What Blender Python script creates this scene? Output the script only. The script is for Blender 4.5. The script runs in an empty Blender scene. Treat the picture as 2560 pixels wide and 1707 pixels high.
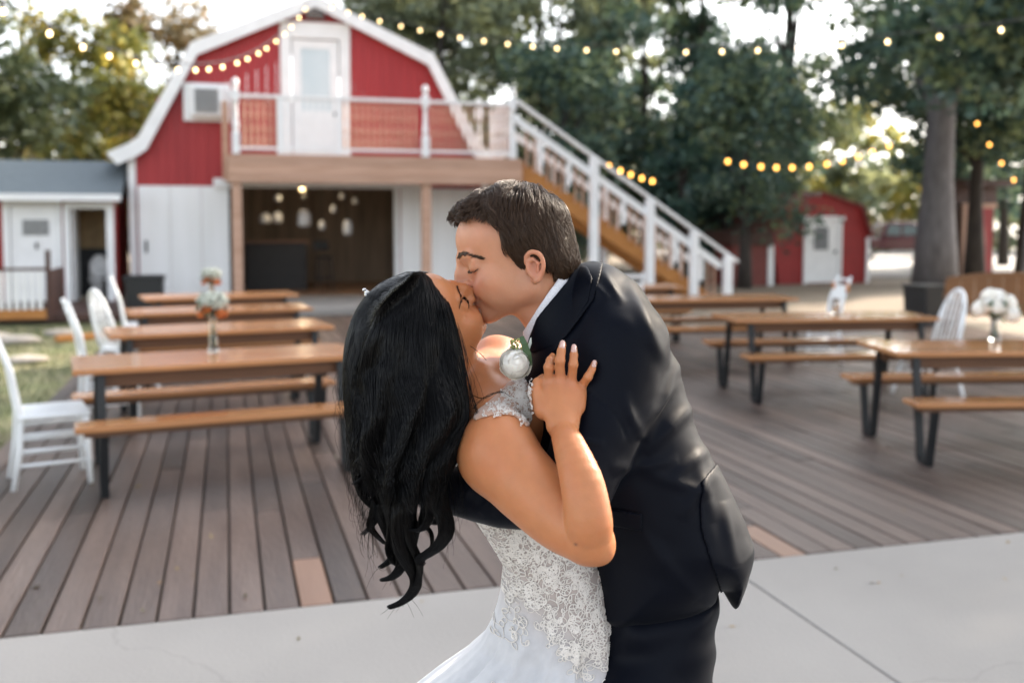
import bpy, bmesh, math, random
import numpy as np
from mathutils import Vector, Matrix, Euler
R = math.radians
random.seed(7); np.random.seed(7)
SC = bpy.context.scene
COL = SC.collection

# ------------------------------------------------------------------ camera
YAW, PITCH, EYE = R(16), R(3.5), Vector((0, 0, 1.65))
FW = Vector((math.sin(YAW)*math.cos(PITCH), math.cos(YAW)*math.cos(PITCH), -math.sin(PITCH)))
RT = Vector((math.cos(YAW), -math.sin(YAW), 0)); UP = RT.cross(FW)
cam = bpy.data.cameras.new('camera'); cam.sensor_width = 36; cam.lens = 36*995/1024
cam.shift_y = -0.0562; cam.clip_end = 600; cam.clip_start = 0.05
cam.dof.use_dof = True; cam.dof.focus_distance = 1.72; cam.dof.aperture_fstop = 2.7; cam.dof.aperture_blades = 0
camo = bpy.data.objects.new('camera', cam); COL.objects.link(camo)
CAMROT = Matrix((RT, UP, -FW)).transposed()
camo.matrix_world = Matrix.Translation(EYE) @ CAMROT.to_4x4()
SC.camera = camo

# ------------------------------------------------------------------ sky, sun, exposure
SUN_EL, SUN_AZ = R(30), R(68)          # azimuth clockwise from +y
w = bpy.data.worlds.new('World'); SC.world = w; w.use_nodes = True
nt = w.node_tree; bg = nt.nodes['Background']
sky = nt.nodes.new('ShaderNodeTexSky'); sky.sky_type = 'NISHITA'; sky.sun_disc = False
sky.sun_elevation = SUN_EL; sky.sun_rotation = SUN_AZ; sky.air_density = 1.0; sky.dust_density = 3.0; sky.ozone_density = 0.6
bw = nt.nodes.new('ShaderNodeRGBToBW'); mxs = nt.nodes.new('ShaderNodeMix'); mxs.data_type = 'RGBA'; mxs.inputs[0].default_value = .72
nt.links.new(sky.outputs[0], bw.inputs[0]); nt.links.new(sky.outputs[0], mxs.inputs[6]); nt.links.new(bw.outputs[0], mxs.inputs[7]); nt.links.new(mxs.outputs[2], bg.inputs[0]); bg.inputs[1].default_value = 0.15
sd = bpy.data.lights.new('sun', 'SUN'); sd.energy = 3.0; sd.angle = R(1.5); sd.color = (1, .86, .7)
so = bpy.data.objects.new('sun', sd); COL.objects.link(so)
sv = Vector((math.sin(SUN_AZ)*math.cos(SUN_EL), math.cos(SUN_AZ)*math.cos(SUN_EL), math.sin(SUN_EL)))
so.rotation_euler = sv.to_track_quat('Z', 'Y').to_euler()
vs = SC.view_settings; vs.view_transform = 'Standard'; vs.look = 'None'; vs.gamma = 1; vs.exposure = 2.42; vs.use_curve_mapping = False
SC.cycles.use_denoising = True
SC.cycles.max_bounces = 8; SC.cycles.diffuse_bounces = 4; SC.cycles.glossy_bounces = 3; SC.cycles.transmission_bounces = 6
SC.cycles.transparent_max_bounces = 12; SC.cycles.sample_clamp_indirect = 6

# ------------------------------------------------------------------ materials
def mat(name, col, rough=.6, col2=None, scale=6, stretch=(1, 1, 1), amt=.5, bump=0, bscale=None, metal=0, spec=.5, tint=0, detail=6, sss=0, coat=0, extra=None):
    """procedural principled material: two colours mixed by noise, per-face tint, bump"""
    m = bpy.data.materials.new(name); m.use_nodes = True; n = m.node_tree; b = n.nodes['Principled BSDF']
    b.inputs['Roughness'].default_value = rough; b.inputs['Metallic'].default_value = metal
    b.inputs['Specular IOR Level'].default_value = spec; b.inputs['Coat Weight'].default_value = coat
    c2 = col2 if col2 else tuple(min(1, x*.72) for x in col)
    tc = n.nodes.new('ShaderNodeTexCoord'); mp = n.nodes.new('ShaderNodeMapping'); mp.inputs['Scale'].default_value = stretch
    n.links.new(tc.outputs['Object'], mp.inputs[0])
    no = n.nodes.new('ShaderNodeTexNoise'); no.inputs['Scale'].default_value = scale; no.inputs['Detail'].default_value = detail
    n.links.new(mp.outputs[0], no.inputs['Vector'])
    rp = n.nodes.new('ShaderNodeMapRange'); rp.inputs[1].default_value = .5-.5*amt*.7; rp.inputs[2].default_value = .5+.5*amt*.7
    n.links.new(no.outputs[0], rp.inputs[0])
    mx = n.nodes.new('ShaderNodeMix'); mx.data_type = 'RGBA'
    n.links.new(rp.outputs[0], mx.inputs[0]); mx.inputs[6].default_value = (*col, 1); mx.inputs[7].default_value = (*c2, 1)
    out = mx.outputs[2]
    if tint:
        at_ = n.nodes.new('ShaderNodeAttribute'); at_.attribute_name = 'tint'
        mr = n.nodes.new('ShaderNodeMapRange'); mr.inputs[3].default_value = 1-tint; mr.inputs[4].default_value = 1+tint
        n.links.new(at_.outputs['Fac'], mr.inputs[0])
        vm = n.nodes.new('ShaderNodeVectorMath'); vm.operation = 'SCALE'
        n.links.new(out, vm.inputs[0]); n.links.new(mr.outputs[0], vm.inputs['Scale']); out = vm.outputs[0]
    n.links.new(out, b.inputs['Base Color'])
    if bump:
        n2 = n.nodes.new('ShaderNodeTexNoise'); n2.inputs['Scale'].default_value = bscale or scale*2; n2.inputs['Detail'].default_value = 8
        n.links.new(mp.outputs[0], n2.inputs['Vector'])
        bp = n.nodes.new('ShaderNodeBump'); bp.inputs['Strength'].default_value = bump; bp.inputs['Distance'].default_value = .01
        n.links.new(n2.outputs[0], bp.inputs['Height']); n.links.new(bp.outputs[0], b.inputs['Normal'])
    if sss:
        b.inputs['Subsurface Weight'].default_value = sss; b.inputs['Subsurface Radius'].default_value = (.012, .011, .009); b.inputs['Subsurface Scale'].default_value = 1
    return m

def leafmat(name, c1, c2, c3, trans=.35):
    """leaf colours picked per leaf from a ramp"""
    m = bpy.data.materials.new(name); m.use_nodes = True; n = m.node_tree; n.nodes.clear()
    o = n.nodes.new('ShaderNodeOutputMaterial'); at_ = n.nodes.new('ShaderNodeAttribute'); at_.attribute_name = 'tint'
    cr = n.nodes.new('ShaderNodeValToRGB'); e = cr.color_ramp.elements
    e[0].position = .1; e[0].color = (*c1, 1); e[1].position = .95; e[1].color = (*c3, 1); k = e.new(.6); k.color = (*c2, 1)
    n.links.new(at_.outputs['Fac'], cr.inputs[0])
    d = n.nodes.new('ShaderNodeBsdfDiffuse'); t = n.nodes.new('ShaderNodeBsdfTranslucent'); mx = n.nodes.new('ShaderNodeMixShader'); mx.inputs[0].default_value = trans
    g = n.nodes.new('ShaderNodeBsdfGlossy'); g.inputs['Roughness'].default_value = .45; g.inputs['Color'].default_value = (.8, .9, .9, 1); m2 = n.nodes.new('ShaderNodeMixShader'); m2.inputs[0].default_value = .05
    n.links.new(cr.outputs[0], d.inputs[0]); n.links.new(cr.outputs[0], t.inputs[0])
    n.links.new(d.outputs[0], mx.inputs[1]); n.links.new(t.outputs[0], mx.inputs[2])
    n.links.new(mx.outputs[0], m2.inputs[1]); n.links.new(g.outputs[0], m2.inputs[2]); n.links.new(m2.outputs[0], o.inputs[0])
    return m

def emat(name, col, strength):
    m = bpy.data.materials.new(name); m.use_nodes = True; b = m.node_tree.nodes['Principled BSDF']
    b.inputs['Base Color'].default_value = (*col, 1); b.inputs['Emission Color'].default_value = (*col, 1); b.inputs['Emission Strength'].default_value = strength
    return m
def glassmat(name, col=(1, 1, 1), rough=.02):
    m = bpy.data.materials.new(name); m.use_nodes = True; b = m.node_tree.nodes['Principled BSDF']
    b.inputs['Base Color'].default_value = (*col, 1); b.inputs['Transmission Weight'].default_value = 1; b.inputs['Roughness'].default_value = rough; b.inputs['IOR'].default_value = 1.45
    return m

M = dict(
 white=mat('white_paint', (.84, .85, .86), .45, (.76, .77, .78), 3, bump=.15, bscale=30),
 white_old=mat('white_board_paint', (.84, .85, .86), .55, (.78, .79, .79), 1.6, (2.5, 1, .25), bump=.2, bscale=25),
 chairw=mat('white_chair_paint', (.8, .82, .83), .3, (.72, .74, .75), 5),
 red=mat('red_siding', (.36, .022, .026), .55, (.3, .016, .02), 2, (1, 1, .2), bump=.2, bscale=20),
 darkred=mat('dark_red_siding', (.3, .016, .016), .6, (.23, .012, .012), 3),
 brick=mat('brick_red_panel', (.2, .05, .04), .7, (.15, .035, .03), 3),
 cedar=mat('cedar_wood', (.52, .33, .24), .6, (.42, .25, .17), 5, (.3, 3, 3), bump=.25, bscale=14, tint=.12),
 honey=mat('honey_stained_wood', (.46, .2, .05), .6, (.36, .14, .03), 5, (.4, 4, 4)),
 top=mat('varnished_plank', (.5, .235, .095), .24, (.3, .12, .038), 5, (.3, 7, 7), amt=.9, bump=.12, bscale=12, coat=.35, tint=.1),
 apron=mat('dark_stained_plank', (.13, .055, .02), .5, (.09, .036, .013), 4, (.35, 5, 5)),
 deck=mat('weathered_deck_board', (.125, .088, .07), .38, (.045, .028, .022), 1.7, (4.5, .5, 3), amt=.95, bump=.6, bscale=14, tint=.42, spec=.4),
 deckn=mat('new_deck_board', (.24, .135, .085), .45, (.19, .1, .06), 3, (3.5, .35, 3), bump=.3),
 black=mat('black_steel', (.012, .014, .016), .45, metal=.2),
 plastic=mat('black_plastic', (.015, .017, .019), .4),
 conc=mat('pale_concrete', (.325, .304, .28), .8, (.25, .232, .213), 1.1, amt=1.1, bump=.25, bscale=60, detail=10),
 dirt=mat('bare_dirt', (.2, .15, .11), .95, (.12, .1, .06), 1.2, amt=.9, bump=.6, bscale=9),
 lot=mat('pale_gravel_lot', (.36, .34, .32), .9, (.28, .265, .25), 3, bump=.3),
 shingle=mat('slate_shingle', (.17, .2, .22), .8, (.1, .125, .14), 7, (1, 5, 5), amt=.8, bump=.4),
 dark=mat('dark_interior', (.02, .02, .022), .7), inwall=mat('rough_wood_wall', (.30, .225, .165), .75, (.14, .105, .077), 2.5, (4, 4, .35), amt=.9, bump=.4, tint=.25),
 ofloor=mat('barn_floor_wood', (.36, .2, .11), .5, (.28, .15, .08), 4, (.4, 4, 1)),
 tan=mat('tan_wall_paint', (.5, .36, .2), .8), char=mat('charcoal_wainscot', (.05, .058, .065), .7), porc=mat('porcelain', (.8, .8, .8), .15),
 grey=mat('grey_louvre', (.2, .21, .22), .5, (.14, .15, .16), 20), glassd=mat('door_glass_sky_in_colour', (.5, .57, .6), .06, (.42, .5, .54), 1.5, spec=1),  # door glass: the sky's reflection is painted into its base colour
 brown=mat('dark_brown_wood', (.07, .03, .02), .6, (.05, .02, .015), 5), stone=mat('pale_field_stone', (.4, .36, .31), .9, (.28, .25, .22), 9, bump=.5),
 bark=mat('grey_bark', (.17, .16, .165), .95, (.065, .06, .06), 5, (2.2, 2.2, .5), amt=.9, bump=1, bscale=7),
 barkd=mat('dark_bark', (.05, .042, .035), .95, (.025, .02, .018), 5, (2, 2, .5), bump=.8),
 truck=mat('maroon_car_paint', (.075, .006, .014), .25, coat=.4), glider=mat('brown_stained_bench', (.24, .105, .035), .5, (.17, .07, .022), 5, (.4, 4, 4)), chrome=mat('chrome', (.7, .7, .7), .2, metal=1), tyre=mat('tyre_rubber', (.015, .015, .015), .8),
 cglass=mat('car_glass', (.12, .17, .19), .05, spec=1), silver=mat('silver_car_paint', (.45, .46, .48), .3, metal=.4), tail=mat('tail_light', (.6, .03, .02), .3),
 glass=glassmat('clear_glass', (.95, .97, .97)), water=glassmat('vase_water', (.8, .9, .85)),
 bulb=emat('warm_bulb_glow', (1, .7, .34), 1.8), bulba=emat('amber_bulb_glow', (1, .45, .09), 1.5),
 gyp=mat('babys_breath', (.62, .66, .58), .8, tint=.3), orange=mat('orange_petal', (.62, .2, .06), .7, tint=.3), ivory=mat('ivory_petal', (.95, .92, .84), .8, (.93, .87, .77), 30, tint=.16, sss=.35, spec=.1), sprig=mat('yellow_green_sprig', (.3, .32, .12), .8, spec=.1, tint=.3),
 stem=mat('green_stem', (.05, .1, .035), .6, tint=.3), ribbon=mat('orange_ribbon', (.6, .22, .06), .6), cush=mat('pale_cushion', (.5, .47, .45), .9),
)

def weather(m):
    """pits and hairline cracks worn into the concrete"""
    n = m.node_tree; b = n.nodes['Principled BSDF']; src = b.inputs['Base Color'].links[0].from_socket; tc = n.nodes.new('ShaderNodeTexCoord')
    a = n.nodes.new('ShaderNodeTexNoise'); a.inputs['Scale'].default_value = 38; a.inputs['Detail'].default_value = 3; r1 = n.nodes.new('ShaderNodeMapRange'); r1.inputs[1].default_value = .7; r1.inputs[2].default_value = .74
    d = n.nodes.new('ShaderNodeTexNoise'); d.inputs['Scale'].default_value = 3; d.inputs['Detail'].default_value = 6; vm = n.nodes.new('ShaderNodeVectorMath'); vm.operation = 'MULTIPLY_ADD'; vm.inputs[1].default_value = (.35, .35, 0)
    v = n.nodes.new('ShaderNodeTexVoronoi'); v.feature = 'DISTANCE_TO_EDGE'; v.inputs['Scale'].default_value = .23; r2 = n.nodes.new('ShaderNodeMapRange'); r2.inputs[1].default_value = .0008; r2.inputs[2].default_value = .0022; r2.inputs[3].default_value = 1; r2.inputs[4].default_value = 0
    for q in (a, d): n.links.new(tc.outputs['Object'], q.inputs['Vector'])
    n.links.new(d.outputs['Color'], vm.inputs[0]); n.links.new(tc.outputs['Object'], vm.inputs[2]); n.links.new(vm.outputs[0], v.inputs['Vector']); n.links.new(a.outputs[0], r1.inputs[0]); n.links.new(v.outputs['Distance'], r2.inputs[0])
    mx = n.nodes.new('ShaderNodeMath'); mx.operation = 'MAXIMUM'; n.links.new(r1.outputs[0], mx.inputs[0]); n.links.new(r2.outputs[0], mx.inputs[1]); sc_ = n.nodes.new('ShaderNodeMath'); sc_.operation = 'MULTIPLY'; sc_.inputs[1].default_value = .14; n.links.new(mx.outputs[0], sc_.inputs[0])
    mc = n.nodes.new('ShaderNodeMix'); mc.data_type = 'RGBA'; n.links.new(sc_.outputs[0], mc.inputs[0]); n.links.new(src, mc.inputs[6]); mc.inputs[7].default_value = (.08, .07, .06, 1); n.links.new(mc.outputs[2], b.inputs['Base Color'])
weather(M['conc'])
# ------------------------------------------------------------------ mesh builder
class MB:
    def __init__(s): s.v = []; s.f = []; s.t = []; s.tint = .5
    def add(s, vs, fs):
        k = len(s.v); s.v += [tuple(p) for p in vs]; s.f += [tuple(i+k for i in f) for f in fs]; s.t += [s.tint]*len(fs)
    def box(s, c, d, rot=None, taper=1):
        x, y, z = d[0]/2, d[1]/2, d[2]/2
        P = [Vector((sx*x*(taper if sz > 0 else 1), sy*y*(taper if sz > 0 else 1), sz*z)) for sz in (-1, 1) for sy in (-1, 1) for sx in (-1, 1)]
        if rot is not None:
            r = rot if isinstance(rot, Matrix) else Euler(rot).to_matrix()
            P = [r @ p for p in P]
        s.add([p+Vector(c) for p in P], [(0, 2, 3, 1), (4, 5, 7, 6), (0, 1, 5, 4), (2, 6, 7, 3), (0, 4, 6, 2), (1, 3, 7, 5)])
    def b2(s, x0, x1, y0, y1, z0, z1): s.box(((x0+x1)/2, (y0+y1)/2, (z0+z1)/2), (abs(x1-x0), abs(y1-y0), abs(z1-z0)))
    def bar(s, a, b, w, h, upv=(0, 0, 1)):
        a, b = Vector(a), Vector(b); z = (b-a); L = z.length; z.normalize(); u = Vector(upv)
        if abs(z.dot(u)) > .98: u = Vector((0, 1, 0))
        x = u.cross(z).normalized(); y = z.cross(x)
        s.box((a+b)/2, (w, h, L), Matrix((x, y, z)).transposed())
    def tube(s, pts, r, n=8, caps=True):
        pts = [Vector(p) for p in pts]; rs = r if isinstance(r, (list, tuple)) else [r]*len(pts)
        V, F = [], []; prev = None
        for i, p in enumerate(pts):
            t = (pts[min(i+1, len(pts)-1)]-pts[max(i-1, 0)]).normalized()
            u = prev if prev is not None else (Vector((0, 0, 1)) if abs(t.z) < .9 else Vector((1, 0, 0)))
            x = (u-t*u.dot(t)).normalized(); y = t.cross(x); prev = x
            for k in range(n):
                a = 2*math.pi*k/n; V.append(p+(x*math.cos(a)+y*math.sin(a))*rs[i])
        for i in range(len(pts)-1):
            for k in range(n): F.append((i*n+k, i*n+(k+1) % n, (i+1)*n+(k+1) % n, (i+1)*n+k))
        if caps: F += [tuple(range(n-1, -1, -1)), tuple(range((len(pts)-1)*n, len(pts)*n))]
        s.add(V, F)
    def lathe(s, prof, c=(0, 0, 0), n=16, sx=1, sy=1):
        V, F = [], []
        for (r, z) in prof:
            for k in range(n): a = 2*math.pi*k/n; V.append((c[0]+r*sx*math.cos(a), c[1]+r*sy*math.sin(a), c[2]+z))
        for i in range(len(prof)-1):
            for k in range(n): F.append((i*n+k, i*n+(k+1) % n, (i+1)*n+(k+1) % n, (i+1)*n+k))
        F += [tuple(range(n-1, -1, -1)), tuple(range((len(prof)-1)*n, len(prof)*n))]
        s.add(V, F)
    def prism(s, poly, y0, y1, axis='y'):
        """polygon in xz (axis y) or yz (axis x) or xy (axis z) extruded"""
        n = len(poly); f = {'y': lambda p, k: (p[0], k, p[1]), 'x': lambda p, k: (k, p[0], p[1]), 'z': lambda p, k: (p[0], p[1], k)}[axis]
        V = [f(p, y0) for p in poly]+[f(p, y1) for p in poly]
        F = [tuple(range(n)), tuple(range(2*n-1, n-1, -1))]+[(i, i+n, (i+1) % n+n, (i+1) % n) for i in range(n)]
        s.add(V, F)
    def blob(s, c, r, sq=(1, 1, 1), seed=0, n=10, m=7, rough=.12):
        rnd = random.Random(seed); V = [(c[0], c[1], c[2]-r*sq[2])]; F = []
        for j in range(1, m):
            th = math.pi*j/m
            for k in range(n):
                a = 2*math.pi*k/n; q = r*(1+rnd.uniform(-rough, rough))
                V.append((c[0]+q*sq[0]*math.sin(th)*math.cos(a), c[1]+q*sq[1]*math.sin(th)*math.sin(a), c[2]-q*sq[2]*math.cos(th)))
        V.append((c[0], c[1], c[2]+r*sq[2])); e = len(V)-1
        for k in range(n): F.append((0, 1+(k+1) % n, 1+k)); F.append((e, 1+(m-2)*n+k, 1+(m-2)*n+(k+1) % n))
        for j in range(m-2):
            for k in range(n): F.append((1+j*n+k, 1+j*n+(k+1) % n, 1+(j+1)*n+(k+1) % n, 1+(j+1)*n+k))
        s.add(V, F)
    def build(s, name, m, parent=None, bevel=0, smooth=False, loc=None, seg=2):
        me = bpy.data.meshes.new(name); me.from_pydata(s.v, [], s.f); me.update()
        bm = bmesh.new(); bm.from_mesh(me); bmesh.ops.recalc_face_normals(bm, faces=bm.faces); bm.to_mesh(me); bm.free()
        a = me.attributes.new('tint', 'FLOAT', 'FACE'); a.data.foreach_set('value', np.array(s.t, dtype=np.float32))
        if smooth: me.polygons.foreach_set('use_smooth', np.ones(len(me.polygons), dtype=bool))
        me.materials.append(m if not isinstance(m, str) else M[m])
        o = bpy.data.objects.new(name, me); COL.objects.link(o)
        if parent: o.parent = parent
        if loc: o.location = loc
        if bevel:
            b = o.modifiers.new('bevel', 'BEVEL'); b.width = bevel; b.segments = seg; b.limit_method = 'ANGLE'
            b.harden_normals = False
        return o
def tag(o, label, cat, group=None, kind=None):
    o['label'] = label; o['category'] = cat
    if group: o['group'] = group
    if kind: o['kind'] = kind
    return o
def struct(o): o['kind'] = 'structure'; return o
def empty(name, label, cat, loc=(0, 0, 0), rz=0, group=None):
    o = bpy.data.objects.new(name, None); COL.objects.link(o); o.location = loc; o.rotation_euler = (0, 0, rz); o.empty_display_size = .1
    return tag(o, label, cat, group)
def dup(o, loc=None, rz=None, label=None, parent=None, scale=None):
    c = o.copy(); COL.objects.link(c); c.parent = parent
    if loc is not None: c.location = loc
    if rz is not None: c.rotation_euler = (0, 0, rz)
    if scale is not None: c.scale = scale
    if label: c['label'] = label
    for ch in list(o.children): dup(ch, parent=c)
    return c
def ranunculus(k, c, r, r_, ax):
    """tight ball of overlapping petals, open towards ax"""
    ax = Vector(ax).normalized(); u = ax.orthogonal().normalized(); v_ = ax.cross(u); k.tint = .5; k.blob(c, r*.86, seed=1, n=24, m=16, rough=.0)
    for ring, (np_, top, rad) in enumerate(((3, 1.4, .86), (3, 1.2, .89), (4, 1.0, .92), (4, .78, .95), (5, .5, .98), (6, .15, 1.0))):
        for p in range(np_):
            a0 = 2*math.pi*(p+ring*.41)/np_; wd = 2.6*math.pi/np_; V, F = [], []; k.tint = r_.random(); tp = top+r_.uniform(-.08, .08)
            for iy in range(6):
                for ix in range(7):
                    aa = a0+(ix/6-.5)*wd; e = abs(ix/6-.5)*2; ph = -.9+(tp-.16*e*e+.9)*iy/5; q = r*rad*(1+.17*(iy/5)**3-.06*(ix/6)+.015*math.sin(ix*2.2+p*1.3))
                    V.append(c+(u*math.cos(aa)+v_*math.sin(aa))*q*math.cos(ph)+ax*q*math.sin(ph))
            for iy in range(5):
                for ix in range(6): F.append((iy*7+ix, iy*7+ix+1, iy*7+ix+8, iy*7+ix+7))
            k.add(V, F)
def rose(k, c, r, r_, axis=None, closed=False, rings=((4, .45, .15), (5, .7, .35), (7, .92, .6), (8, 1.05, .9))):
    """layered cupped petals round an axis"""
    ax = Vector(axis) if axis else Vector((c.x*1.5, c.y*1.5, .12+abs(c.x)*.2)).normalized(); u = ax.orthogonal().normalized(); v_ = ax.cross(u)
    k.blob(c, r*.55, seed=int(r_.random()*1e6), n=8, m=6, rough=.03)
    for ring, (np_, rad, op) in enumerate(rings):
        for p in range(np_):
            a0 = 2*math.pi*(p+ring*.37)/np_; V, F = [], []; k.tint = r_.random(); wd = 2.2*math.pi/np_
            for iy in range(5):
                for ix in range(5):
                    aa = a0+(ix/4-.5)*wd; hh = iy/4; ph_ = -1.0+hh*(2.4-ring*.16+.25*math.sin(p*2.3+ring*1.7)+.1*math.sin(ix*1.6+p))
                    if closed: V.append(c+(u*math.cos(aa)+v_*math.sin(aa))*r*rad*math.cos(ph_)*(1+.05*math.sin(p*3.1+ring))+ax*(r*rad*math.sin(ph_)*.92-r*.1)); continue
                    rd = r*rad*(.35+.65*math.sin(hh*1.57))*(1+.06*math.sin(ix*2.1+p)); zz = r*(-.75+1.5*hh*(1-.35*op))-r*.12*abs(ix/4-.5)**2*4*hh+r*op*.18*hh*-1
                    V.append(c+(u*math.cos(aa)+v_*math.sin(aa))*rd+ax*zz)
            for iy in range(4):
                for ix in range(4): F.append((iy*5+ix, iy*5+ix+1, iy*5+ix+6, iy*5+ix+5))
            k.add(V, F)
# ================================================================== SETTING: ground, deck, slab
m = MB(); n = 40
gv = [(-90+180*i/n, -40+200*j/n, -.06) for j in range(n+1) for i in range(n+1)]
m.add(gv, [(j*(n+1)+i, j*(n+1)+i+1, (j+1)*(n+1)+i+1, (j+1)*(n+1)+i) for j in range(n) for i in range(n)])
struct(m.build('ground', 'dirt'))
m = MB(); m.prism([(-90, 22.5), (-90, -10), (-1.62, 4.2), (-1.62, 18.0), (-5, 19.5), (-5, 22.5)], -.056, -.05, 'z')
lawnmat = mat('thin_lawn', (.16, .19, .07), .95, (.24, .19, .12), 1.3, amt=.8, bump=.6, bscale=20)
struct(m.build('lawn', lawnmat))
m = MB(); m.prism([(19, 27), (24, 25.2), (80, 25.2), (80, 60), (24, 60)], -.055, -.045, 'z'); struct(m.build('parking_lot', 'lot'))
# concrete slab, two pours with an open joint
m = MB()
for x0, x1 in ((-9, -3.2), (-3.19, 2.295), (2.305, 7.8), (7.81, 14)):
    m.b2(x0, x1, -6, 4.285, -.12, 0)
struct(m.build('concrete_slab', 'conc', bevel=.006))
# deck boards run away from the slab
m = MB(); m2 = MB(); rnd = random.Random(3)
x = -1.62; i = 0
while x < 11.2:
    x1 = x+.1355; y1 = 18.1 if x < 5.4 else 14.5; y = 4.3-rnd.random()*.012; first = True
    new_here = i in (13, 29)
    while y < y1:
        L = rnd.choice((2.4, 3.0, 3.6, 4.8)) if not first else rnd.uniform(1.2, 4.8)
        if first and i == 13: L = .62
        if first and i in (29, 30): L = .5 if i == 29 else .8
        ye = min(y+L, y1)
        if y1-ye < .5: ye = y1
        q = m2 if (first and new_here) else m
        q.tint = rnd.random(); dz = rnd.uniform(-.003, .002)
        q.b2(x, x1, y, ye-.004, -.045, dz)
        y = ye; first = False
    x += .1465; i += 1
deck = struct(m.build('deck', 'deck', bevel=.004, seg=1))
dn = m2.build('replaced_board', 'deckn', deck, bevel=.004, seg=1)
m = MB(); m.b2(-1.6, 11.2, 4.32, 14.4, -.055, -.048); m.b2(-1.6, 5.4, 14.4, 18.08, -.055, -.048)
m.build('gap_shade_sheet', 'dark', deck)  # dark sheet below the boards, its colour stands in for shade in the gaps

# ================================================================== picnic tables with attached benches
def picnic_table(label, loc, rz, L=1.83):
    t = empty('picnic_table', label, 'picnic table', loc, rz, 'picnic tables set out on the deck')
    W = .72; k = MB()
    for j in range(5):
        k.tint = rnd.random(); k.box((0, -W/2+W/5*(j+.5), .74), (L, W/5-.002, .034))
    k.build('tabletop', 'top', t, bevel=.004, seg=1)
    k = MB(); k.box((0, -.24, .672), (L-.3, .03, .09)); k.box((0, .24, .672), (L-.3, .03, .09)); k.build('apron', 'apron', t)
    for s in (-1, 1):
        k = MB(); k.tint = rnd.random(); k.box((0, s*.56, .442), (L, .23, .034)); k.build('bench_seat', 'top', t, bevel=.004, seg=1)
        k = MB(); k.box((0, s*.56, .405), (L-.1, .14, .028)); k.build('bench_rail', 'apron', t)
    for sx in (-1, 1):
        for s in (-1, 1):
            k = MB(); x_ = sx*(L/2-.16)
            k.bar((x_, s*.29, .72), (x_, s*.40, .02), .05, .032); k.bar((x_, s*.40, .02), (x_, s*.52, .02), .05, .032)
            k.bar((x_, s*.52, .0), (x_, s*.60, .42), .05, .032); k.build('leg', 'black', t)
    return t
T0 = picnic_table('picnic table with benches nearest the barn-side lawn, foremost of the left row', (-.06, 6.98, 0), R(8.6))
picnic_table('second picnic table back in the left row, carrying an orange flower vase', (-.07, 8.93, 0), R(9.8))
picnic_table('third picnic table back in the left row with a flower vase', (-.09, 10.88, 0), R(8.2))
picnic_table('farthest picnic table of the left row, beside the open barn', (-.1, 12.95, 0), R(10.4))
picnic_table('large foreground picnic table on the right holding white flower bouquet', (5.42, 5.98, 0), R(-13))
picnic_table('second picnic table on the right side, before the white chair with orange bow', (5.56, 8.42, 0), R(-9), 2.0)
picnic_table('third picnic table on the right, half hidden behind the groom', (5.6, 10.9, 0), R(-6), 2.0)
picnic_table('farthest right picnic table standing before the staircase', (5.3, 13.2, 0), R(-4))

# ================================================================== white chairs
CH = 'mismatched white chairs beside the tables'
def chair_legs(t, hs=.21, h=.44, splay=.03, turned=False):
    for sx in (-1, 1):
        for sy in (-1, 1):
            k = MB(); a = (sx*hs*.88, sy*hs*.88, h); b = (sx*(hs+splay), sy*(hs+splay), 0)
            pts = [Vector(a).lerp(Vector(b), q) for q in (0, .2, .35, .5, .62, .8, 1)]
            k.tube(pts, [.019, .022, .016, .024, .017, .02, .014] if turned else [.019]*7, 8); k.build('leg', 'chairw', t, smooth=True)
    k = MB()
    for sy in (-1, 1):
        k.tube([(-hs*.95, sy*hs*.97, .17), (hs*.95, sy*hs*.97, .17)], .011, 6); k.tube([(-hs*.95, sy*hs*.97, .28), (hs*.95, sy*hs*.97, .28)], .011, 6)
    for sx in (-1, 1): k.tube([(sx*hs*.95, -hs*.95, .22), (sx*hs*.95, hs*.95, .22)], .011, 6)
    k.build('stretcher', 'chairw', t, smooth=True)
def bow_chair(label, loc, rz):           # faces local -y, back at +y
    t = empty('bow_back_chair', label, 'chair', loc, rz, CH)
    k = MB(); k.lathe([(.02, .43), (.2, .43), (.225, .445), (.22, .46), (.17, .455), (.02, .45)], n=20); k.build('seat', 'chairw', t, smooth=True)
    chair_legs(t, .17, .435, .06, True)
    def bk(a, h): return (.2*math.cos(a)*1.0, .17+.22*h/.55*.55+.0, .455+h)
    k = MB(); pts = []
    for j in range(17):
        a = math.pi*j/16; h = .56*math.sin(a)**.75; pts.append((.205*math.cos(a)*(1 if h < .3 else 1), .15+.3*h*.9, .455+h))
    k.tube(pts, .02, 8); k.build('back_bow', 'chairw', t, smooth=True)
    for j in range(-2, 3):
        xx = j*.068; h = .56*max(.2, 1-(xx/.2)**2)**.42; k = MB()
        k.tube([(xx*.8, .15, .455), (xx, .15+.135*h, .455+h*.5), (xx, .15+.27*h, .455+h)], .009, 6); k.build('spindle', 'chairw', t, smooth=True)
    return t
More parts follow.
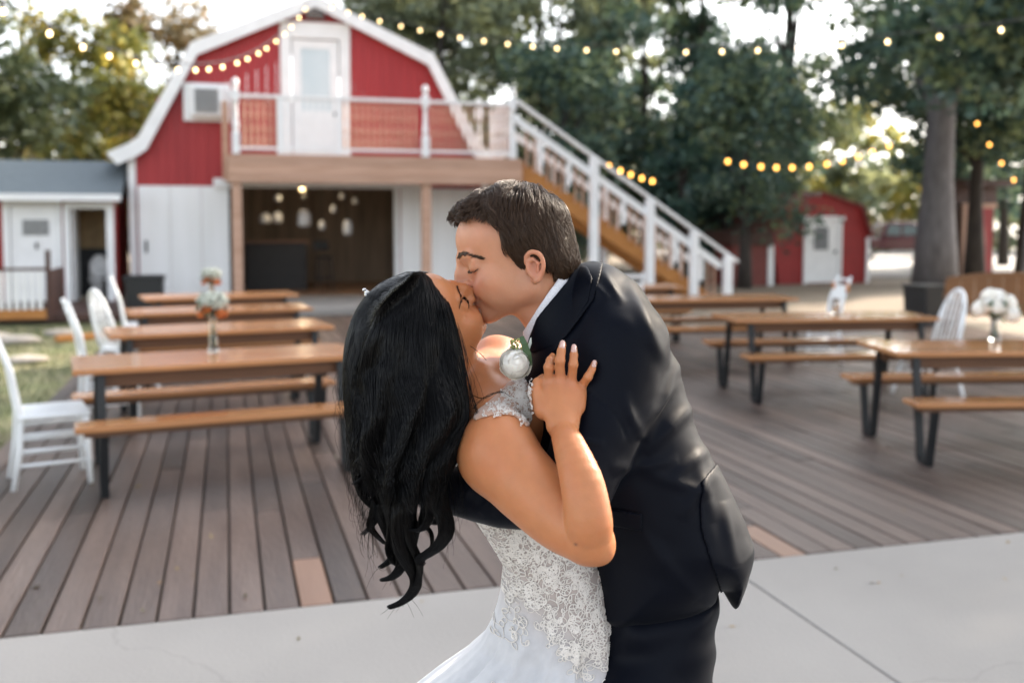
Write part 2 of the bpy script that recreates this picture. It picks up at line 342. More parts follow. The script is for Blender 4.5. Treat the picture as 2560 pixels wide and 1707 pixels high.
def slat_chair(label, loc, rz, kind='ladder'):
    t = empty('dining_chair', label, 'chair', loc, rz, CH)
    k = MB(); k.box((0, 0, .45), (.43, .42, .035)); k.build('seat', 'chairw', t, bevel=.012)
    for sx in (-1, 1):
        k = MB(); k.tube([(sx*.19, .24, 0), (sx*.19, .2, .25), (sx*.185, .19, .45), (sx*.18, .24, .75), (sx*.175, .33, 1.02)], [.017, .02, .021, .019, .015], 8); k.build('back_post', 'chairw', t, smooth=True)
        k = MB(); k.tube([(sx*.19, -.18, .44), (sx*.195, -.19, .25), (sx*.2, -.2, 0)], [.021, .02, .016], 8); k.build('front_leg', 'chairw', t, smooth=True)
    k = MB()
    for z in (.15, .24, .34):
        for sx in (-1, 1): k.tube([(sx*.193, -.185, z), (sx*.19, .205, z)], .011, 6)
    k.tube([(-.19, -.188, .3), (.19, -.188, .3)], .011, 6); k.tube([(-.19, -.188, .2), (.19, -.188, .2)], .011, 6)
    k.build('stretcher', 'chairw', t, smooth=True)
    for z in ((.62, .74, .86, .97) if kind == 'ladder' else (.6, .9, .98)):
        yy = np.interp(z, (.45, .75, 1.02), (.19, .24, .33)); k = MB(); k.box((0, yy, z), (.36, .016, .05 if kind == 'ladder' else .03), (-.25, 0, 0)); k.build('back_slat', 'chairw', t, bevel=.004)
    if kind != 'ladder':
        for j in range(-3, 4):
            k = MB(); k.tube([(j*.045, np.interp(.6, (.45, .75), (.19, .24)), .6), (j*.045, .29, .9)], .009, 6); k.build('spindle', 'chairw', t, smooth=True)
    return t
slat_chair('white wooden chair cut off by the left picture edge, nearest the camera', (-1.1, 6.9, 0), R(104), 'spindle')
slat_chair('white spindle back chair behind the foremost one by the lawn', (-.97, 8.95, 0), R(104), 'spindle')
bow_chair('white bow back chair at the head of the third left table', (-.96, 10.25, 0), R(122))
slat_chair('white ladder back chair farthest along the left row', (-.98, 12.5, 0), R(97), 'ladder')
bow_chair('white bow back chair standing behind the white flower bouquet', (6.4, 7.95, 0), R(-97))
c_ = slat_chair('white chair tied with orange ribbons behind the right tables', (6.75, 10.35, 0), R(-100), 'spindle')
k = MB()
for sx in (-1, 1): k.tube([(sx*.19-.03, .3, .93), (sx*.19+.04, .27, .9), (sx*.19, .28, .84)], .022, 6)
k.build('ribbon', 'ribbon', c_, smooth=True)
slat_chair('white chair glimpsed under the third right table', (4.95, 12.0, 0), R(170), 'ladder')

# ================================================================== flower vases
def vase_prof(h, r): return [(r*.75, 0), (r*.85, .01), (r*.7, h*.35), (r*.6, h*.7), (r*.8, h*.95), (r*.9, h), (r*.78, h), (r*.5, h*.7), (r*.6, h*.35), (r*.7, .02)]
def bouquet(t, kind, h, rr):
    r_ = random.Random(h*1000); k = MB()
    for j in range(16):
        a = r_.uniform(0, 6.28); q = r_.uniform(.2, 1)*rr*.7
        k.tint = r_.random(); k.tube([(r_.uniform(-.012, .012), r_.uniform(-.012, .012), .03), (0, 0, h*.8), (q*math.cos(a), q*math.sin(a), h+r_.uniform(.02, .12))], .003, 5)
    k.build('stems', 'stem', t)
    k = MB()
    for j in range(60):
        a = r_.uniform(0, 6.28); q = rr*math.sqrt(r_.random()); z = h+r_.uniform(-.04, .1); nn = Vector((r_.uniform(-1, 1), r_.uniform(-1, 1), r_.uniform(-.3, 1))).normalized(); u = nn.orthogonal().normalized(); v_ = nn.cross(u); c = Vector((q*math.cos(a), q*math.sin(a), z)); L = r_.uniform(.02, .04)
        k.tint = r_.random(); k.add([c-u*L, c+v_*L*.4, c+u*L, c-v_*L*.4], [(0, 1, 2, 3)])
    k.build('leaf_sprays', 'stem', t)
    if kind == 'gyp':
        k = MB()
        for j in range(420):
            d = Vector((r_.gauss(0, 1), r_.gauss(0, 1), r_.gauss(0, 1))).normalized()*rr*r_.uniform(.55, 1.05); k.tint = r_.random()
            k.blob((d.x, d.y, h+.06+d.z*.62), r_.uniform(.006, .012), seed=j, n=5, m=4)
        k.build('filler_flowers', 'gyp', t)
        for j in range(5):
            a = j*1.26+.4; k = MB(); c = Vector((rr*.75*math.cos(a), rr*.75*math.sin(a), h-.03+.04*(j % 2)))
            rose(k, c, .036, r_); k.build('rose', 'orange', t, smooth=True)
    else:
        for j in range(11):
            a = j*2.4; q = rr*math.sqrt((j+.3)/11)*.72; c = Vector((q*math.cos(a), q*math.sin(a), h+.13-q*q*8.5+.02*(j % 2))); k = MB()
            ranunculus(k, c, .062, r_, (c.x*2.4, c.y*2.4, .12)); k.build('white_bloom', 'ivory', t, smooth=True)
def vase(label, loc, kind, h, r, rr):
    t = empty('flower_vase', label, 'flower vase', loc, 0, 'vases of flowers on the tables')
    k = MB(); k.lathe(vase_prof(h, r), n=20); k.build('glass_vase', 'glass', t, smooth=True)
    k = MB(); k.lathe([(r*.6, .02), (r*.66, .03), (r*.55, h*.36), (.01, h*.36)], n=16); k.build('water', 'water', t, smooth=True)
    bouquet(t, kind, h, rr); return t
vase('tall glass vase of baby\'s breath and orange roses, nearer of the left two', (-.1, 7.15, .758), 'gyp', .3, .045, .1)
vase('small glass vase of orange roses farther back on the left row', (-.16, 10.95, .758), 'gyp', .3, .045, .1)
vase('glass vase with white rose and hydrangea bouquet on the right table', (5.6, 6.22, .758), 'white', .2, .05, .17)
k = MB(); k.lathe([(.04, 0), (.045, .01), (.045, .11), (.035, .13), (.035, .15), (.03, .15), (.038, .11), (.04, .012)], n=16)
tag(k.build('glass_jar', 'glass', loc=(5.75, 8.5, .758), smooth=True), 'small clear glass jar on the second right table', 'jar')

# ================================================================== barn
BY = 21.5; F0 = .12
barn = empty('red_barn', 'red gambrel roofed barn with white trim and an open front', 'barn', (1.86, BY, 0))
prof = [(-3.72, 3.13), (-3.45, 3.25), (-2.45, 5.12), (0, 6.22), (2.45, 5.12), (3.45, 3.25), (3.72, 3.13)]
def strips(k, x0, x1, zf0, zf1, y, holes=(), w_=.2, th=.04):
    """vertical siding boards between two height functions, cut round rectangular holes"""
    xs = sorted(set([x0+i*w_ for i in range(int((x1-x0)/w_)+1)]+[x1]+[h[0] for h in holes]+[h[1] for h in holes]))
    xs = [q for q in xs if x0-1e-6 <= q <= x1+1e-6]
    for a, b in zip(xs[:-1], xs[1:]):
        if b-a < .004: continue
        mid = (a+b)/2; segs = [(zf0(a), zf0(b), zf1(a), zf1(b))]
        for h in holes:
            if h[0]-1e-6 < mid < h[1]+1e-6:
                segs = [g for s_ in segs for g in ((s_[0], s_[1], h[2], h[2]), (h[3], h[3], s_[2], s_[3])) if g[2]-g[0] > .01 or g[3]-g[1] > .01]
        for (za, zb, zc, zd) in segs:
            g = .003; k.add([(a+g, y, za), (b-g, y, zb), (b-g, y, zd), (a+g, y, zc), (a+g, y+th, za), (b-g, y+th, zb), (b-g, y+th, zd), (a+g, y+th, zc)],
                  [(0, 1, 2, 3), (7, 6, 5, 4), (0, 4, 5, 1), (1, 5, 6, 2), (2, 6, 7, 3), (3, 7, 4, 0)])
px = [p[0] for p in prof]; pz = [p[1] for p in prof]
ztop = lambda x: float(np.interp(x, px, pz))
k = MB(); strips(k, -3.6, 3.6, lambda x: 2.44, ztop, 0, [(-.5, .5, 2.5, 5.5)]); strips(k, -3.6, -1.82, lambda x: F0, lambda x: 2.44, 0); strips(k, 1.75, 3.6, lambda x: F0, lambda x: 2.44, 0)
k.b2(-3.6, 3.6, .043, .06, 2.44, 3.1)
k.build('front_wall', 'red', barn)
k = MB()
for sx in (-1, 1): k.b2(sx*3.6, sx*3.5, .06, 7, F0, 3.15)
k.b2(-3.6, 3.6, 6.9, 7, F0, 5.0); k.build('side_wall', 'red', barn)
k = MB()
outer = [(-4.11, 3.02), (-3.72, 3.2), (-3.52, 3.34), (-2.48, 5.25), (0, 6.34), (2.48, 5.25), (3.52, 3.34), (3.72, 3.2), (4.11, 3.02)]
for a, b in zip(outer[:-1], outer[1:]):
    k.prism([a, b, (b[0]*.995, b[1]-.05), (a[0]*.995, a[1]-.05)], -.18, 7.1)
k.build('roof', 'shingle', barn)
k = MB()
for a, b in zip(outer[:-1], outer[1:]):
    k.prism([(a[0], a[1]+.02), (b[0], b[1]+.02), (b[0]*.955, b[1]-.22), (a[0]*.955, a[1]-.22)], -.26, -.185)
    k.prism([(a[0], a[1]-.055), (b[0], b[1]-.055), (b[0]*.99, b[1]-.08), (a[0]*.99, a[1]-.08)], -.18, -.005)
k.build('barge_board', 'white', barn)
k = MB(); k.b2(-3.74, -3.6, -.03, .1, F0, 3.1); k.build('corner_board', 'white', barn)
k = MB(); k.b2(3.6, 3.74, -.03, .1, F0, 3.1); k.build('corner_board', 'white', barn)
for x0, x1, nm in ((-3.56, -1.8, 'left'), (1.77, 3.55, 'right')):
    k = MB(); strips(k, x0, x1, lambda x: F0+.06, lambda x: 2.4, -.11, w_=.61, th=.05); d = k.build('sliding_door', 'white_old', barn, bevel=.003)
    k = MB(); k.b2(x0+.12 if nm == 'left' else x1-.16, x0+.16 if nm == 'left' else x1-.12, -.15, -.11, 1.05, 1.3); k.build('handle', 'black', d)
k = MB(); k.b2(-2.1, 2.3, -.2, -.12, 2.38, 2.56); k.build('door_track', 'white', barn)
k = MB(); k.b2(-1.8, -1.7, 0, .12, F0, 2.4); k.build('opening_jamb', 'dark', barn); k = MB(); k.b2(1.66, 1.76, -.02, .12, F0, 2.4); k.build('opening_jamb', 'white', barn)
# upper door
k = MB(); k.b2(-.72, -.5, -.05, .02, 2.93, 5.82); k.b2(.5, .72, -.05, .02, 2.93, 5.82); k.b2(-.72, .72, -.06, .02, 5.5, 5.84); k.build('door_frame', 'white', barn, bevel=.006)
k = MB(); k.b2(-.48, -.3, -.01, .03, 2.96, 5.48); k.b2(.3, .48, -.01, .03, 2.96, 5.48); k.b2(-.3, .3, -.01, .03, 5.3, 5.48); k.b2(-.3, .3, -.01, .03, 2.96, 4.0)
d = k.build('upper_door', 'white', barn, bevel=.004)
k = MB(); k.b2(-.3, .3, .005, .02, 4.0, 5.3); k.build('pane', 'glassd', d)
k = MB(); k.blob((.4, -.04, 3.95), .035, seed=1); k.build('handle', 'black', d, smooth=True)
# floodlight under the peak
k = MB(); k.box((0, -.14, 6.0), (.36, .12, .2), (.4, 0, 0)); fl = k.build('floodlight', 'grey', barn, bevel=.02)
k = MB(); k.box((0, -.21, 5.98), (.28, .02, .13), (.4, 0, 0)); k.build('lens', 'chrome', fl)
# interior
k = MB()
for i in range(36): k.tint = rnd.random(); k.b2(-3.5+i*.195, -3.5+i*.195+.192, 4.6, 4.66, F0, 2.6)
for i in range(24): k.tint = rnd.random(); k.b2(3.0, 3.06, .1+i*.19, .1+i*.19+.187, F0, 2.6)
k.build('inner_wall', 'inwall', barn)
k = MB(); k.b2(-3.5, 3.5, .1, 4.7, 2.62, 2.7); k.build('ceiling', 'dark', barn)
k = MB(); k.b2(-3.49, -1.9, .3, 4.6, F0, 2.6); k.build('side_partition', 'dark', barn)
m = MB()
for i in range(24): m.tint = rnd.random(); m.b2(-1.9, 5.5, 21.3+i*.2, 21.3+i*.2+.195, .0, F0)
struct(m.build('barn_floor', 'ofloor'))
m = MB(); m.b2(.2, 5.6, 18.15, 21.28, -.05, F0-.005); struct(m.build('barn_apron', 'conc', bevel=.01))
# air conditioner
ac = empty('air_conditioner', 'white window air conditioner set in the barn\'s red gable', 'air conditioner', (-.33, BY-.08, 4.1))
k = MB(); k.b2(-.46, .46, -.05, .08, .3, .38); k.b2(-.46, .46, -.05, .08, -.38, -.3); k.b2(-.46, -.34, -.05, .08, -.3, .3); k.b2(.34, .46, -.05, .08, -.3, .3); k.build('frame', 'white', ac)
k = MB(); k.b2(-.33, .33, -.3, .07, -.3, .3); k.build('housing', 'white', ac, bevel=.015)
k = MB()
for i in range(11): k.b2(-.24, .22, -.325, -.302, -.24+i*.045, -.24+i*.045+.03)
k.build('grille', 'grey', ac)
# bar, stool, hanging jars
k = MB(); k.b2(.4, 1.75, 23.0, 23.5, F0, 1.2); bar = tag(k.build('bar_counter', 'dark', bevel=.02), 'dark bar counter inside the open barn', 'counter')
k = MB(); k.b2(.35, 1.82, 22.95, 23.56, 1.2, 1.25); k.build('counter_top', 'apron', bar)
st = empty('bar_stool', 'black bar stool with backrest standing before the barn\'s back wall', 'bar stool', (2.12, 22.8, F0), .3)
k = MB(); k.lathe([(.17, .74), (.19, .76), (.18, .79), (.02, .79)], n=16); k.build('seat', 'black', st)
k = MB(); k.box((0, .17, 1.02), (.36, .03, .22), (-.1, 0, 0)); k.build('backrest', 'black', st, bevel=.02)
for a in range(4):
    k = MB(); q = a*1.5708+.785; k.tube([(.15*math.cos(q), .15*math.sin(q), .75), (.23*math.cos(q), .23*math.sin(q), 0)], .017, 8); k.build('leg', 'black', st)
k = MB(); k.tube([(.2*math.cos(a*.5236), .2*math.sin(a*.5236), .28) for a in range(13)], .01, 6); k.build('footrest', 'black', st)
for i, (xx, yy, zz, r_, h_, lit) in enumerate([(1.62, 22.4, 2.42, .05, .1, 1), (1.1, 22.6, 2.2, .07, .13, 0), (2.5, 22.5, 2.25, .06, .12, 0), (2.35, 22.9, 2.0, .06, .12, 0), (1.65, 22.3, 1.75, .14, .36, 0), (2.06, 22.6, 1.6, .07, .2, 0), (2.62, 22.5, 1.55, .1, .34, 0), (2.84, 22.9, 2.15, .06, .14, 0), (2.3, 22.4, 1.95, .06, .13, 0), (.85, 23.2, 1.75, .13, .22, 0), (1.12, 23.2, 1.77, .11, .24, 0)]):
    LB = ['lit bulb hanging at the top of the barn doorway', 'pale jar lantern high up behind the barn post', 'small glass lantern near the top right of the barn\'s hanging cluster', 'small lantern second highest amid the barn\'s hanging cluster', 'big white glass lantern hanging over the bar counter', 'narrow jar lantern hanging above the bar stool', 'long white glass lantern right of the bar stool', 'greenish jar lantern near the barn\'s wood wall', 'twin jar lantern over the bar stool', 'wide pale lantern behind the bar, left one', 'wide pale lantern behind the bar, right one'][i]
    t = empty('hanging_lantern', LB, 'lantern', (xx, yy, zz-h_/2), 0, 'lanterns hung inside the barn')
    k = MB(); k.lathe([(r_*.7, 0), (r_, h_*.12), (r_, h_*.75), (r_*.6, h_*.9), (r_*.6, h_)], n=14); k.build('glass_shade', 'bulb' if lit else 'porc', t, smooth=True)
    k = MB(); k.tube([(0, 0, h_), (0, 0, 2.62-(zz-h_/2))], .006, 5); k.build('cord', 'black', t)

pl_ = bpy.data.lights.new('barn_lamp', 'POINT'); pl_.energy = 5; pl_.color = (1, .78, .5); pl_.shadow_soft_size = .05; lo_ = bpy.data.objects.new('barn_lamp', pl_); COL.objects.link(lo_); lo_.location = (1.62, 22.4, 2.26)
# ================================================================== balcony
bal = empty('balcony', 'cedar balcony with turned white posts across the barn front', 'balcony', (0, 0, 0))
bx0, bx1, by0, by1 = .08, 5.72, 19.3, 21.22
k = MB()
for i in range(13): k.tint = rnd.random(); k.b2(bx0, bx1, by0+i*.147, by0+i*.147+.142, 2.9, 2.935)
k.build('floor_boards', 'cedar', bal)
k = MB()
for i in range(3): k.tint = rnd.random(); k.b2(bx0-.02, bx1+.02, by0-.05+i*.006, by0-.008, 2.405+i*.166, 2.405+i*.166+.163)
k.b2(bx0-.03, bx0+.01, by0, by1, 2.42, 2.89); k.b2(bx1-.01, bx1+.03, by0, by1, 2.42, 2.89); k.build('fascia', 'cedar', bal, bevel=.004)
k = MB()
for i in range(9): k.b2(bx0+.3+i*.62, bx0+.34+i*.62, by0+.02, by1, 2.68, 2.89)
k.build('joists', 'cedar', bal)
for xx in (.2, 3.8):
    k = MB(); k.b2(xx-.09, xx+.09, by0+.02, by0+.2, 0, 2.89) ; k.build('support_post', 'cedar', bal, bevel=.01)
def newel(parent, x_, y_, z0, h, r=.07):
    k = MB(); k.box((x_, y_, z0+.2), (r*2, r*2, .4)); k.box((x_, y_, z0+h-.32), (r*2, r*2, .2))
    k.lathe([(r*.9, .4), (r*.6, .43), (r*.95, .5), (r*.7, .62), (r*.55, h-.5), (r*.9, h-.44), (r*.9, h-.42)], (x_, y_, z0), 12)
    k.lathe([(r*.9, h-.22), (r*.5, h-.2), (r*.5, h-.17), (r*.95, h-.1), (r*.8, h-.03), (.01, h)], (x_, y_, z0), 12); return k.build('newel_post', 'white', parent)
for xx, yy in ((.2, 19.33), (3.78, 19.33), (5.55, 19.33), (5.3, 21.1)): newel(bal, xx, yy, 2.935, 1.4)
k = MB(); k.b2(.08, 5.6, 19.28, 19.38, 3.98, 4.04); k.b2(.2, 5.6, 19.3, 19.36, 3.02, 3.07); k.build('railing', 'white', bal)
k = MB(); k.b2(5.5, 5.58, 19.4, 21.1, 3.98, 4.04); k.build('side_rail', 'white', bal); k = MB(); k.b2(.14, .2, 19.4, 21.2, 3.98, 4.04); k.build('side_rail', 'white', bal)
def baluster(parent, x_, y_, z0, z1, mt, r=.022):
    k = MB(); L = z1-z0; k.lathe([(r, 0), (r, L*.2), (r*.6, L*.24), (r*1.2, L*.33), (r*.55, L*.5), (r*1.1, L*.68), (r*.6, L*.76), (r, L*.8), (r, L)], (x_, y_, z0), 6); return k.build('baluster', mt, parent, smooth=False)
xx = .36
while xx < 5.5:
    if abs(xx-3.78) > .1:
        wht = .98 < xx < 2.06
        if wht:
            k = MB(); k.b2(xx-.03, xx+.03, 19.31, 19.35, 3.0, 3.98); k.build('baluster', 'white', bal)
        else: baluster(bal, xx, 19.33, 3.07, 3.98, 'cedar')
    xx += .115
for xx in (1.0, 2.1):
    k = MB(); k.b2(xx-.05, xx+.05, 19.29, 19.37, 2.94, 4.0); k.build('gate_post', 'white', bal)
k = MB(); k.b2(-.05, .07, 21.05, 21.2, 2.5, 4.1); k.build('wall_ledger', 'cedar', bal)
yy = 19.6
while yy < 21.0:
    baluster(bal, .17, yy, 3.0, 3.98, 'cedar'); baluster(bal, 5.54, yy, 3.0, 3.98, 'white', .035); yy += .2

# ================================================================== staircase down to the right
stair = empty('staircase', 'outdoor cedar staircase with white handrails descending from balcony', 'staircase', (0, 0, 0))
sx0, sx1, slope = 5.75, 10.1, 2.93/4.35*.985
zs = lambda x: 2.93-(x-sx0)*slope
for yy in (19.36, 20.4):
    k = MB(); k.add([(sx0, yy, 2.9), (sx1, yy, zs(sx1)), (sx1, yy, -.05), (sx1-.35, yy, -.05), (sx0, yy, 2.5), (sx0, yy+.05, 2.9), (sx1, yy+.05, zs(sx1)), (sx1, yy+.05, -.05), (sx1-.35, yy+.05, -.05), (sx0, yy+.05, 2.5)],
          [(0, 1, 2, 3, 4), (9, 8, 7, 6, 5), (0, 5, 6, 1), (1, 6, 7, 2), (2, 7, 8, 3), (3, 8, 9, 4), (4, 9, 5, 0)]); k.build('stringer', 'honey', stair)
for i in range(16):
    k = MB(); xa = sx0+.03+i*.27; k.b2(xa, xa+.29, 19.42, 20.39, zs(xa)-.17, zs(xa)-.13); k.build('tread', 'honey', stair)
for yy in (19.3, 20.46):
    k = MB(); k.bar((sx0-.2, yy, 4.02+.12), (sx1+.5, yy, zs(sx1+.5)+1.1), .1, .06); k.build('handrail', 'white', stair, bevel=.006)
    k = MB(); k.bar((sx0-.2, yy, 3.02+.12+.62), (sx1+.1, yy, zs(sx1+.1)+.74), .06, .14); k.build('mid_rail', 'white', stair)
for xx in (7.28, 8.53, 9.55, 10.35):
    k = MB(); k.b2(xx-.085, xx+.085, 19.2, 19.345, -.05, max(.75, zs(xx)+1.06)); k.build('post', 'white', stair, bevel=.006)
for xx in (6.5, 8.0, 9.6):
    k = MB(); k.b2(xx-.06, xx+.06, 20.48, 20.58, -.05, zs(xx)+1.02); k.build('post', 'white', stair, bevel=.006)
xx = sx0+.1; i = 0
while xx < sx1+.1:
    if min(abs(xx-q) for q in (7.28, 8.53, 9.55)) > .1:
        k = MB(); wv = i % 4 == 2
        if wv: k.b2(xx-.045, xx+.045, 19.30, 19.34, zs(xx)+.15, zs(xx)+.8)
        else: k.b2(xx-.02, xx+.02, 19.305, 19.34, zs(xx)-.1, zs(xx)+.8)
        k.build('baluster', 'white' if wv else 'cedar', stair)
        if i % 2 == 0:
            k = MB(); k.b2(xx+.03, xx+.07, 20.45, 20.49, zs(xx)-.1, zs(xx)+.8); k.build('baluster', 'white', stair)
    xx += .15; i += 1

# ================================================================== restroom shed on the left
sh = empty('restroom_shed', 'small restroom shed with slate roof left of the barn', 'shed', (-3.4, 21, 0))
k = MB()
strips(k, -1.6, 1.3, lambda x: F0, lambda x: 2.18, 0, [(-.58, .27, F0-.01, 2.0), (.36, 1.14, F0-.01, 1.94)])
k.b2(1.24, 1.3, .04, 2.6, F0, 2.2); k.b2(-1.6, -1.54, .04, 2.6, F0, 2.2); k.build('wall', 'darkred', sh)
k = MB(); k.prism([(-.35, 2.17), (1.4, 2.93), (3.0, 2.2), (3.0, 2.14), (1.4, 2.86), (-.35, 2.1)], -1.75, 1.45, 'x'); k.build('roof', 'shingle', sh)
k = MB(); k.b2(-1.75, 1.45, -.4, -.352, 2.07, 2.2); k.build('gutter', 'white', sh)
k = MB(); k.b2(-.7, -.58, -.05, .03, F0, 2.08); k.b2(.27, .335, -.05, .03, F0, 2.08); k.b2(-.58, .27, -.05, .03, 1.98, 2.08); k.build('door_frame', 'white', sh)
k = MB(); k.b2(.37, .48, -.05, .03, F0, 2.05); k.b2(1.14, 1.28, -.05, .03, F0, 2.05); k.b2(.48, 1.14, -.05, .03, 1.93, 2.05); k.build('door_frame', 'white', sh)
k = MB(); k.b2(-.57, .26, -.02, .02, F0+.02, 1.97); d = k.build('closed_door', 'white', sh, bevel=.004)
k = MB()
for i in range(6): k.b2(-.36, .1, -.045, -.022, 1.42+i*.05, 1.42+i*.05+.035)
k.build('vent_window', 'grey', d)
k = MB(); k.b2(-.14, -.1, -.05, -.021, 1.15, 1.27); k.build('handle', 'black', d)
k = MB(); k.box((.52, .4, 1.02), (.04, .72, 1.8)); k.build('open_door', 'white', sh)
k = MB(); k.b2(-.0, 1.24, 1.5, 1.55, 1.12, 2.2); k.b2(1.2, 1.235, .05, 1.5, 1.12, 2.2); k.build('upper_inner_wall', 'tan', sh)
k = MB(); k.b2(-.0, 1.24, 1.5, 1.55, F0, 1.118); k.b2(1.2, 1.235, .05, 1.5, F0, 1.118); k.build('wainscot', 'char', sh)
k = MB(); k.b2(-1.6, 1.3, 0.05, 2.6, 2.0, 2.05); k.build('ceiling', 'tan', sh)
to = empty('toilet', 'white toilet with raised lid seen through the open shed door', 'toilet', (-2.52, 21.75, F0))
k = MB(); k.lathe([(.12, 0), (.11, .12), (.13, .25), (.19, .38), (.2, .4), (.15, .41)], n=16, sy=1.3); k.build('bowl', 'porc', to, smooth=True)
k = MB(); k.lathe([(.17, -.02), (.19, 0), (.17, .02)], n=20); o_ = k.build('lid', 'porc', to); o_.rotation_euler = (R(82), 0, 0); o_.location = (0, .22, .64); o_.scale = (1, 1.3, 1)
k = MB(); k.b2(-.2, .2, .25, .42, .38, .75); k.build('tank', 'porc', to, bevel=.02)
m = MB()
for i in range(11): m.tint = rnd.random(); m.b2(-4.9, -1.75, 18.1+i*.262, 18.1+i*.262+.255, .0, F0)
struct(m.build('shed_porch', 'brown'))
# porch railing
pr = empty('porch_railing', 'porch railing with white pickets and a brown top rail', 'railing', (-4.2, 18.05, 0))
k = MB(); k.b2(-1, 1.3, -.03, .03, .86, .91); k.b2(-1, 1.3, -.03, .03, .24, .3); k.build('rail', 'brown', pr)
k = MB(); k.b2(-1, 1.3, -.05, .05, .06, .22); k.build('rim_joist', 'honey', pr)
for i in range(19):
    k = MB(); k.b2(-.95+i*.118, -.95+i*.118+.068, -.045, -.031, .2, .85); k.build('picket', 'white', pr)
k = MB(); k.b2(1.3, 1.37, -.04, .04, 0, 1.2); k.build('post', 'brown', pr)
k = MB(); k.b2(1.31, 1.36, .04, 1.4, .12, .86); k.build('side_panel', 'brown', pr)

# ================================================================== bins, furniture, small sheds
def bin_(label, loc, w_, h):
    t = empty('trash_bin', label, 'trash bin', loc)
    k = MB(); k.box((0, 0, h*.47), (w_, w_, h*.94), taper=1.08); k.build('body', 'plastic', t, bevel=.03)
    k = MB(); k.box((0, 0, h*.9), (w_*1.14, w_*1.14, h*.08)); k.build('rim', 'plastic', t, bevel=.015); return t
bin_('low black bin against the barn\'s left corner', (-1.42, 19.0, 0), .6, .75)
bin_('tall black trash can under the big tree on the right', (11.05, 13.75, -.05), .54, .74)
gl = empty('wooden_bench', 'brown wooden glider bench behind the white bow back chair', 'bench', (10.7, 11.5, -.05), R(-28))
k = MB()
for i in range(4): k.box((0, -.2+i*.14, .42), (1.7, .125, .03))
k.build('seat', 'glider', gl)
k = MB()
for i in range(9): k.box((-.76+i*.19, .315, .62+.05*math.cos((i-4)*.33)), (.182, .022, .44+.1*math.cos((i-4)*.33)))
for i in range(8): k.bar((-.85+i*.2125, .33, .86+.1*math.cos((i-4)*.36)), (-.85+(i+1)*.2125, .33, .86+.1*math.cos((i-3)*.36)), .05, .07)
k.build('backrest', 'glider', gl)
for sx in (-1, 1):
    k = MB(); k.box((sx*.84, .02, .64), (.1, .7, .035)); k.build('armrest', 'glider', gl)
    k = MB(); k.bar((sx*.84, -.28, .62), (sx*.84, -.3, 0), .07, .05); k.bar((sx*.84, .33, .85), (sx*.84, .38, 0), .07, .05); k.bar((sx*.84, -.28, .35), (sx*.84, .34, .35), .07, .05); k.build('leg_frame', 'glider', gl)
k = MB(); k.box((.35, .2, .78), (.6, .1, .16), (.2, 0, 0)); tag(k.build('cushion', 'cush', bevel=.04, seg=3), 'pale cushion lying over the back of the wooden bench', 'cushion'); bpy.context.view_layer.update()
cu = [o for o in COL.objects if o.name == 'cushion'][0]; cu.location = (10.75, 11.2, .1); cu.rotation_euler = (0, 0, R(-28))

s2 = empty('garden_shed', 'red gambrel garden shed with a white door', 'shed', (16.15, 24.6, -.06))
gp2 = [(-1.35, 0), (-1.55, 1.3), (-1.25, 2.15), (0, 2.55), (1.25, 2.15), (1.55, 1.3), (1.5, 0)]
k = MB(); k.prism(gp2, 0, 2.4); k.build('wall', 'darkred', s2)
k = MB()
for a, b in zip(gp2[1:-2], gp2[2:-1]): k.prism([(a[0]*1.04, a[1]+.02), (b[0]*1.04, b[1]+.06), (b[0]*1.01, b[1]+.004), (a[0]*1.01, a[1]-.03)], -.12, 2.5)
k.build('roof', 'brick', s2)
k = MB(); k.b2(-.6, -.5, -.06, -.003, 0, 1.78); k.b2(.52, .62, -.06, -.003, 0, 1.78); k.b2(-.68, .7, -.07, -.003, 1.78, 1.9); k.build('door_frame', 'white', s2)
k = MB(); k.b2(-.49, .51, -.04, -.002, .03, 1.77); d = k.build('door', 'white', s2)
k = MB(); k.b2(-.28, .18, -.055, -.042, .95, 1.6); k.build('pane', 'grey', d)
k = MB(); k.blob((.4, -.07, .9), .04); k.build('handle', 'black', d)
k = MB(); k.b2(1.44, 1.53, -.05, .05, 0, 1.3); k.build('corner_trim', 'white', s2)
s3 = empty('small_shed', 'low brick red lean-to shed left of the white door shed', 'shed', (13.75, 24.2, -.06))
k = MB(); k.b2(-.6, .45, 0, 1.6, 0, 1.12); k.build('wall', 'brick', s3)
k = MB(); k.prism([(-.72, 1.12), (.66, 1.12), (.5, 1.5), (-.6, 1.5)], -.1, 1.7); k.build('roof', 'brown', s3)
k = MB(); k.b2(.46, .62, -.04, .1, 0, 1.12); k.build('post', 'white', s3)
s4 = empty('red_booth', 'narrow dark red booth between the trunks at far right', 'booth', (23.7, 27.2, -.06))
k = MB(); k.b2(-.62, .62, 0, 1.4, 0, 2.3); k.build('wall', 'brown', s4)
k = MB(); k.b2(-.52, .52, -.06, -.003, .1, 2.2); k.build('door', 'darkred', s4)
k = MB(); k.b2(-.66, .66, -.09, -.01, 2.2, 2.34); k.b2(-.66, -.53, -.09, -.01, 0, 2.2); k.build('trim', 'cedar', s4)
k = MB(); k.b2(-1.0, 1.0, -.5, 1.6, 2.9, 3.1); k.build('roof', 'brown', s4)
k = MB(); k.b2(-.8, .8, .1, 1.3, 2.34, 2.9); k.build('gable', 'brown', s4)

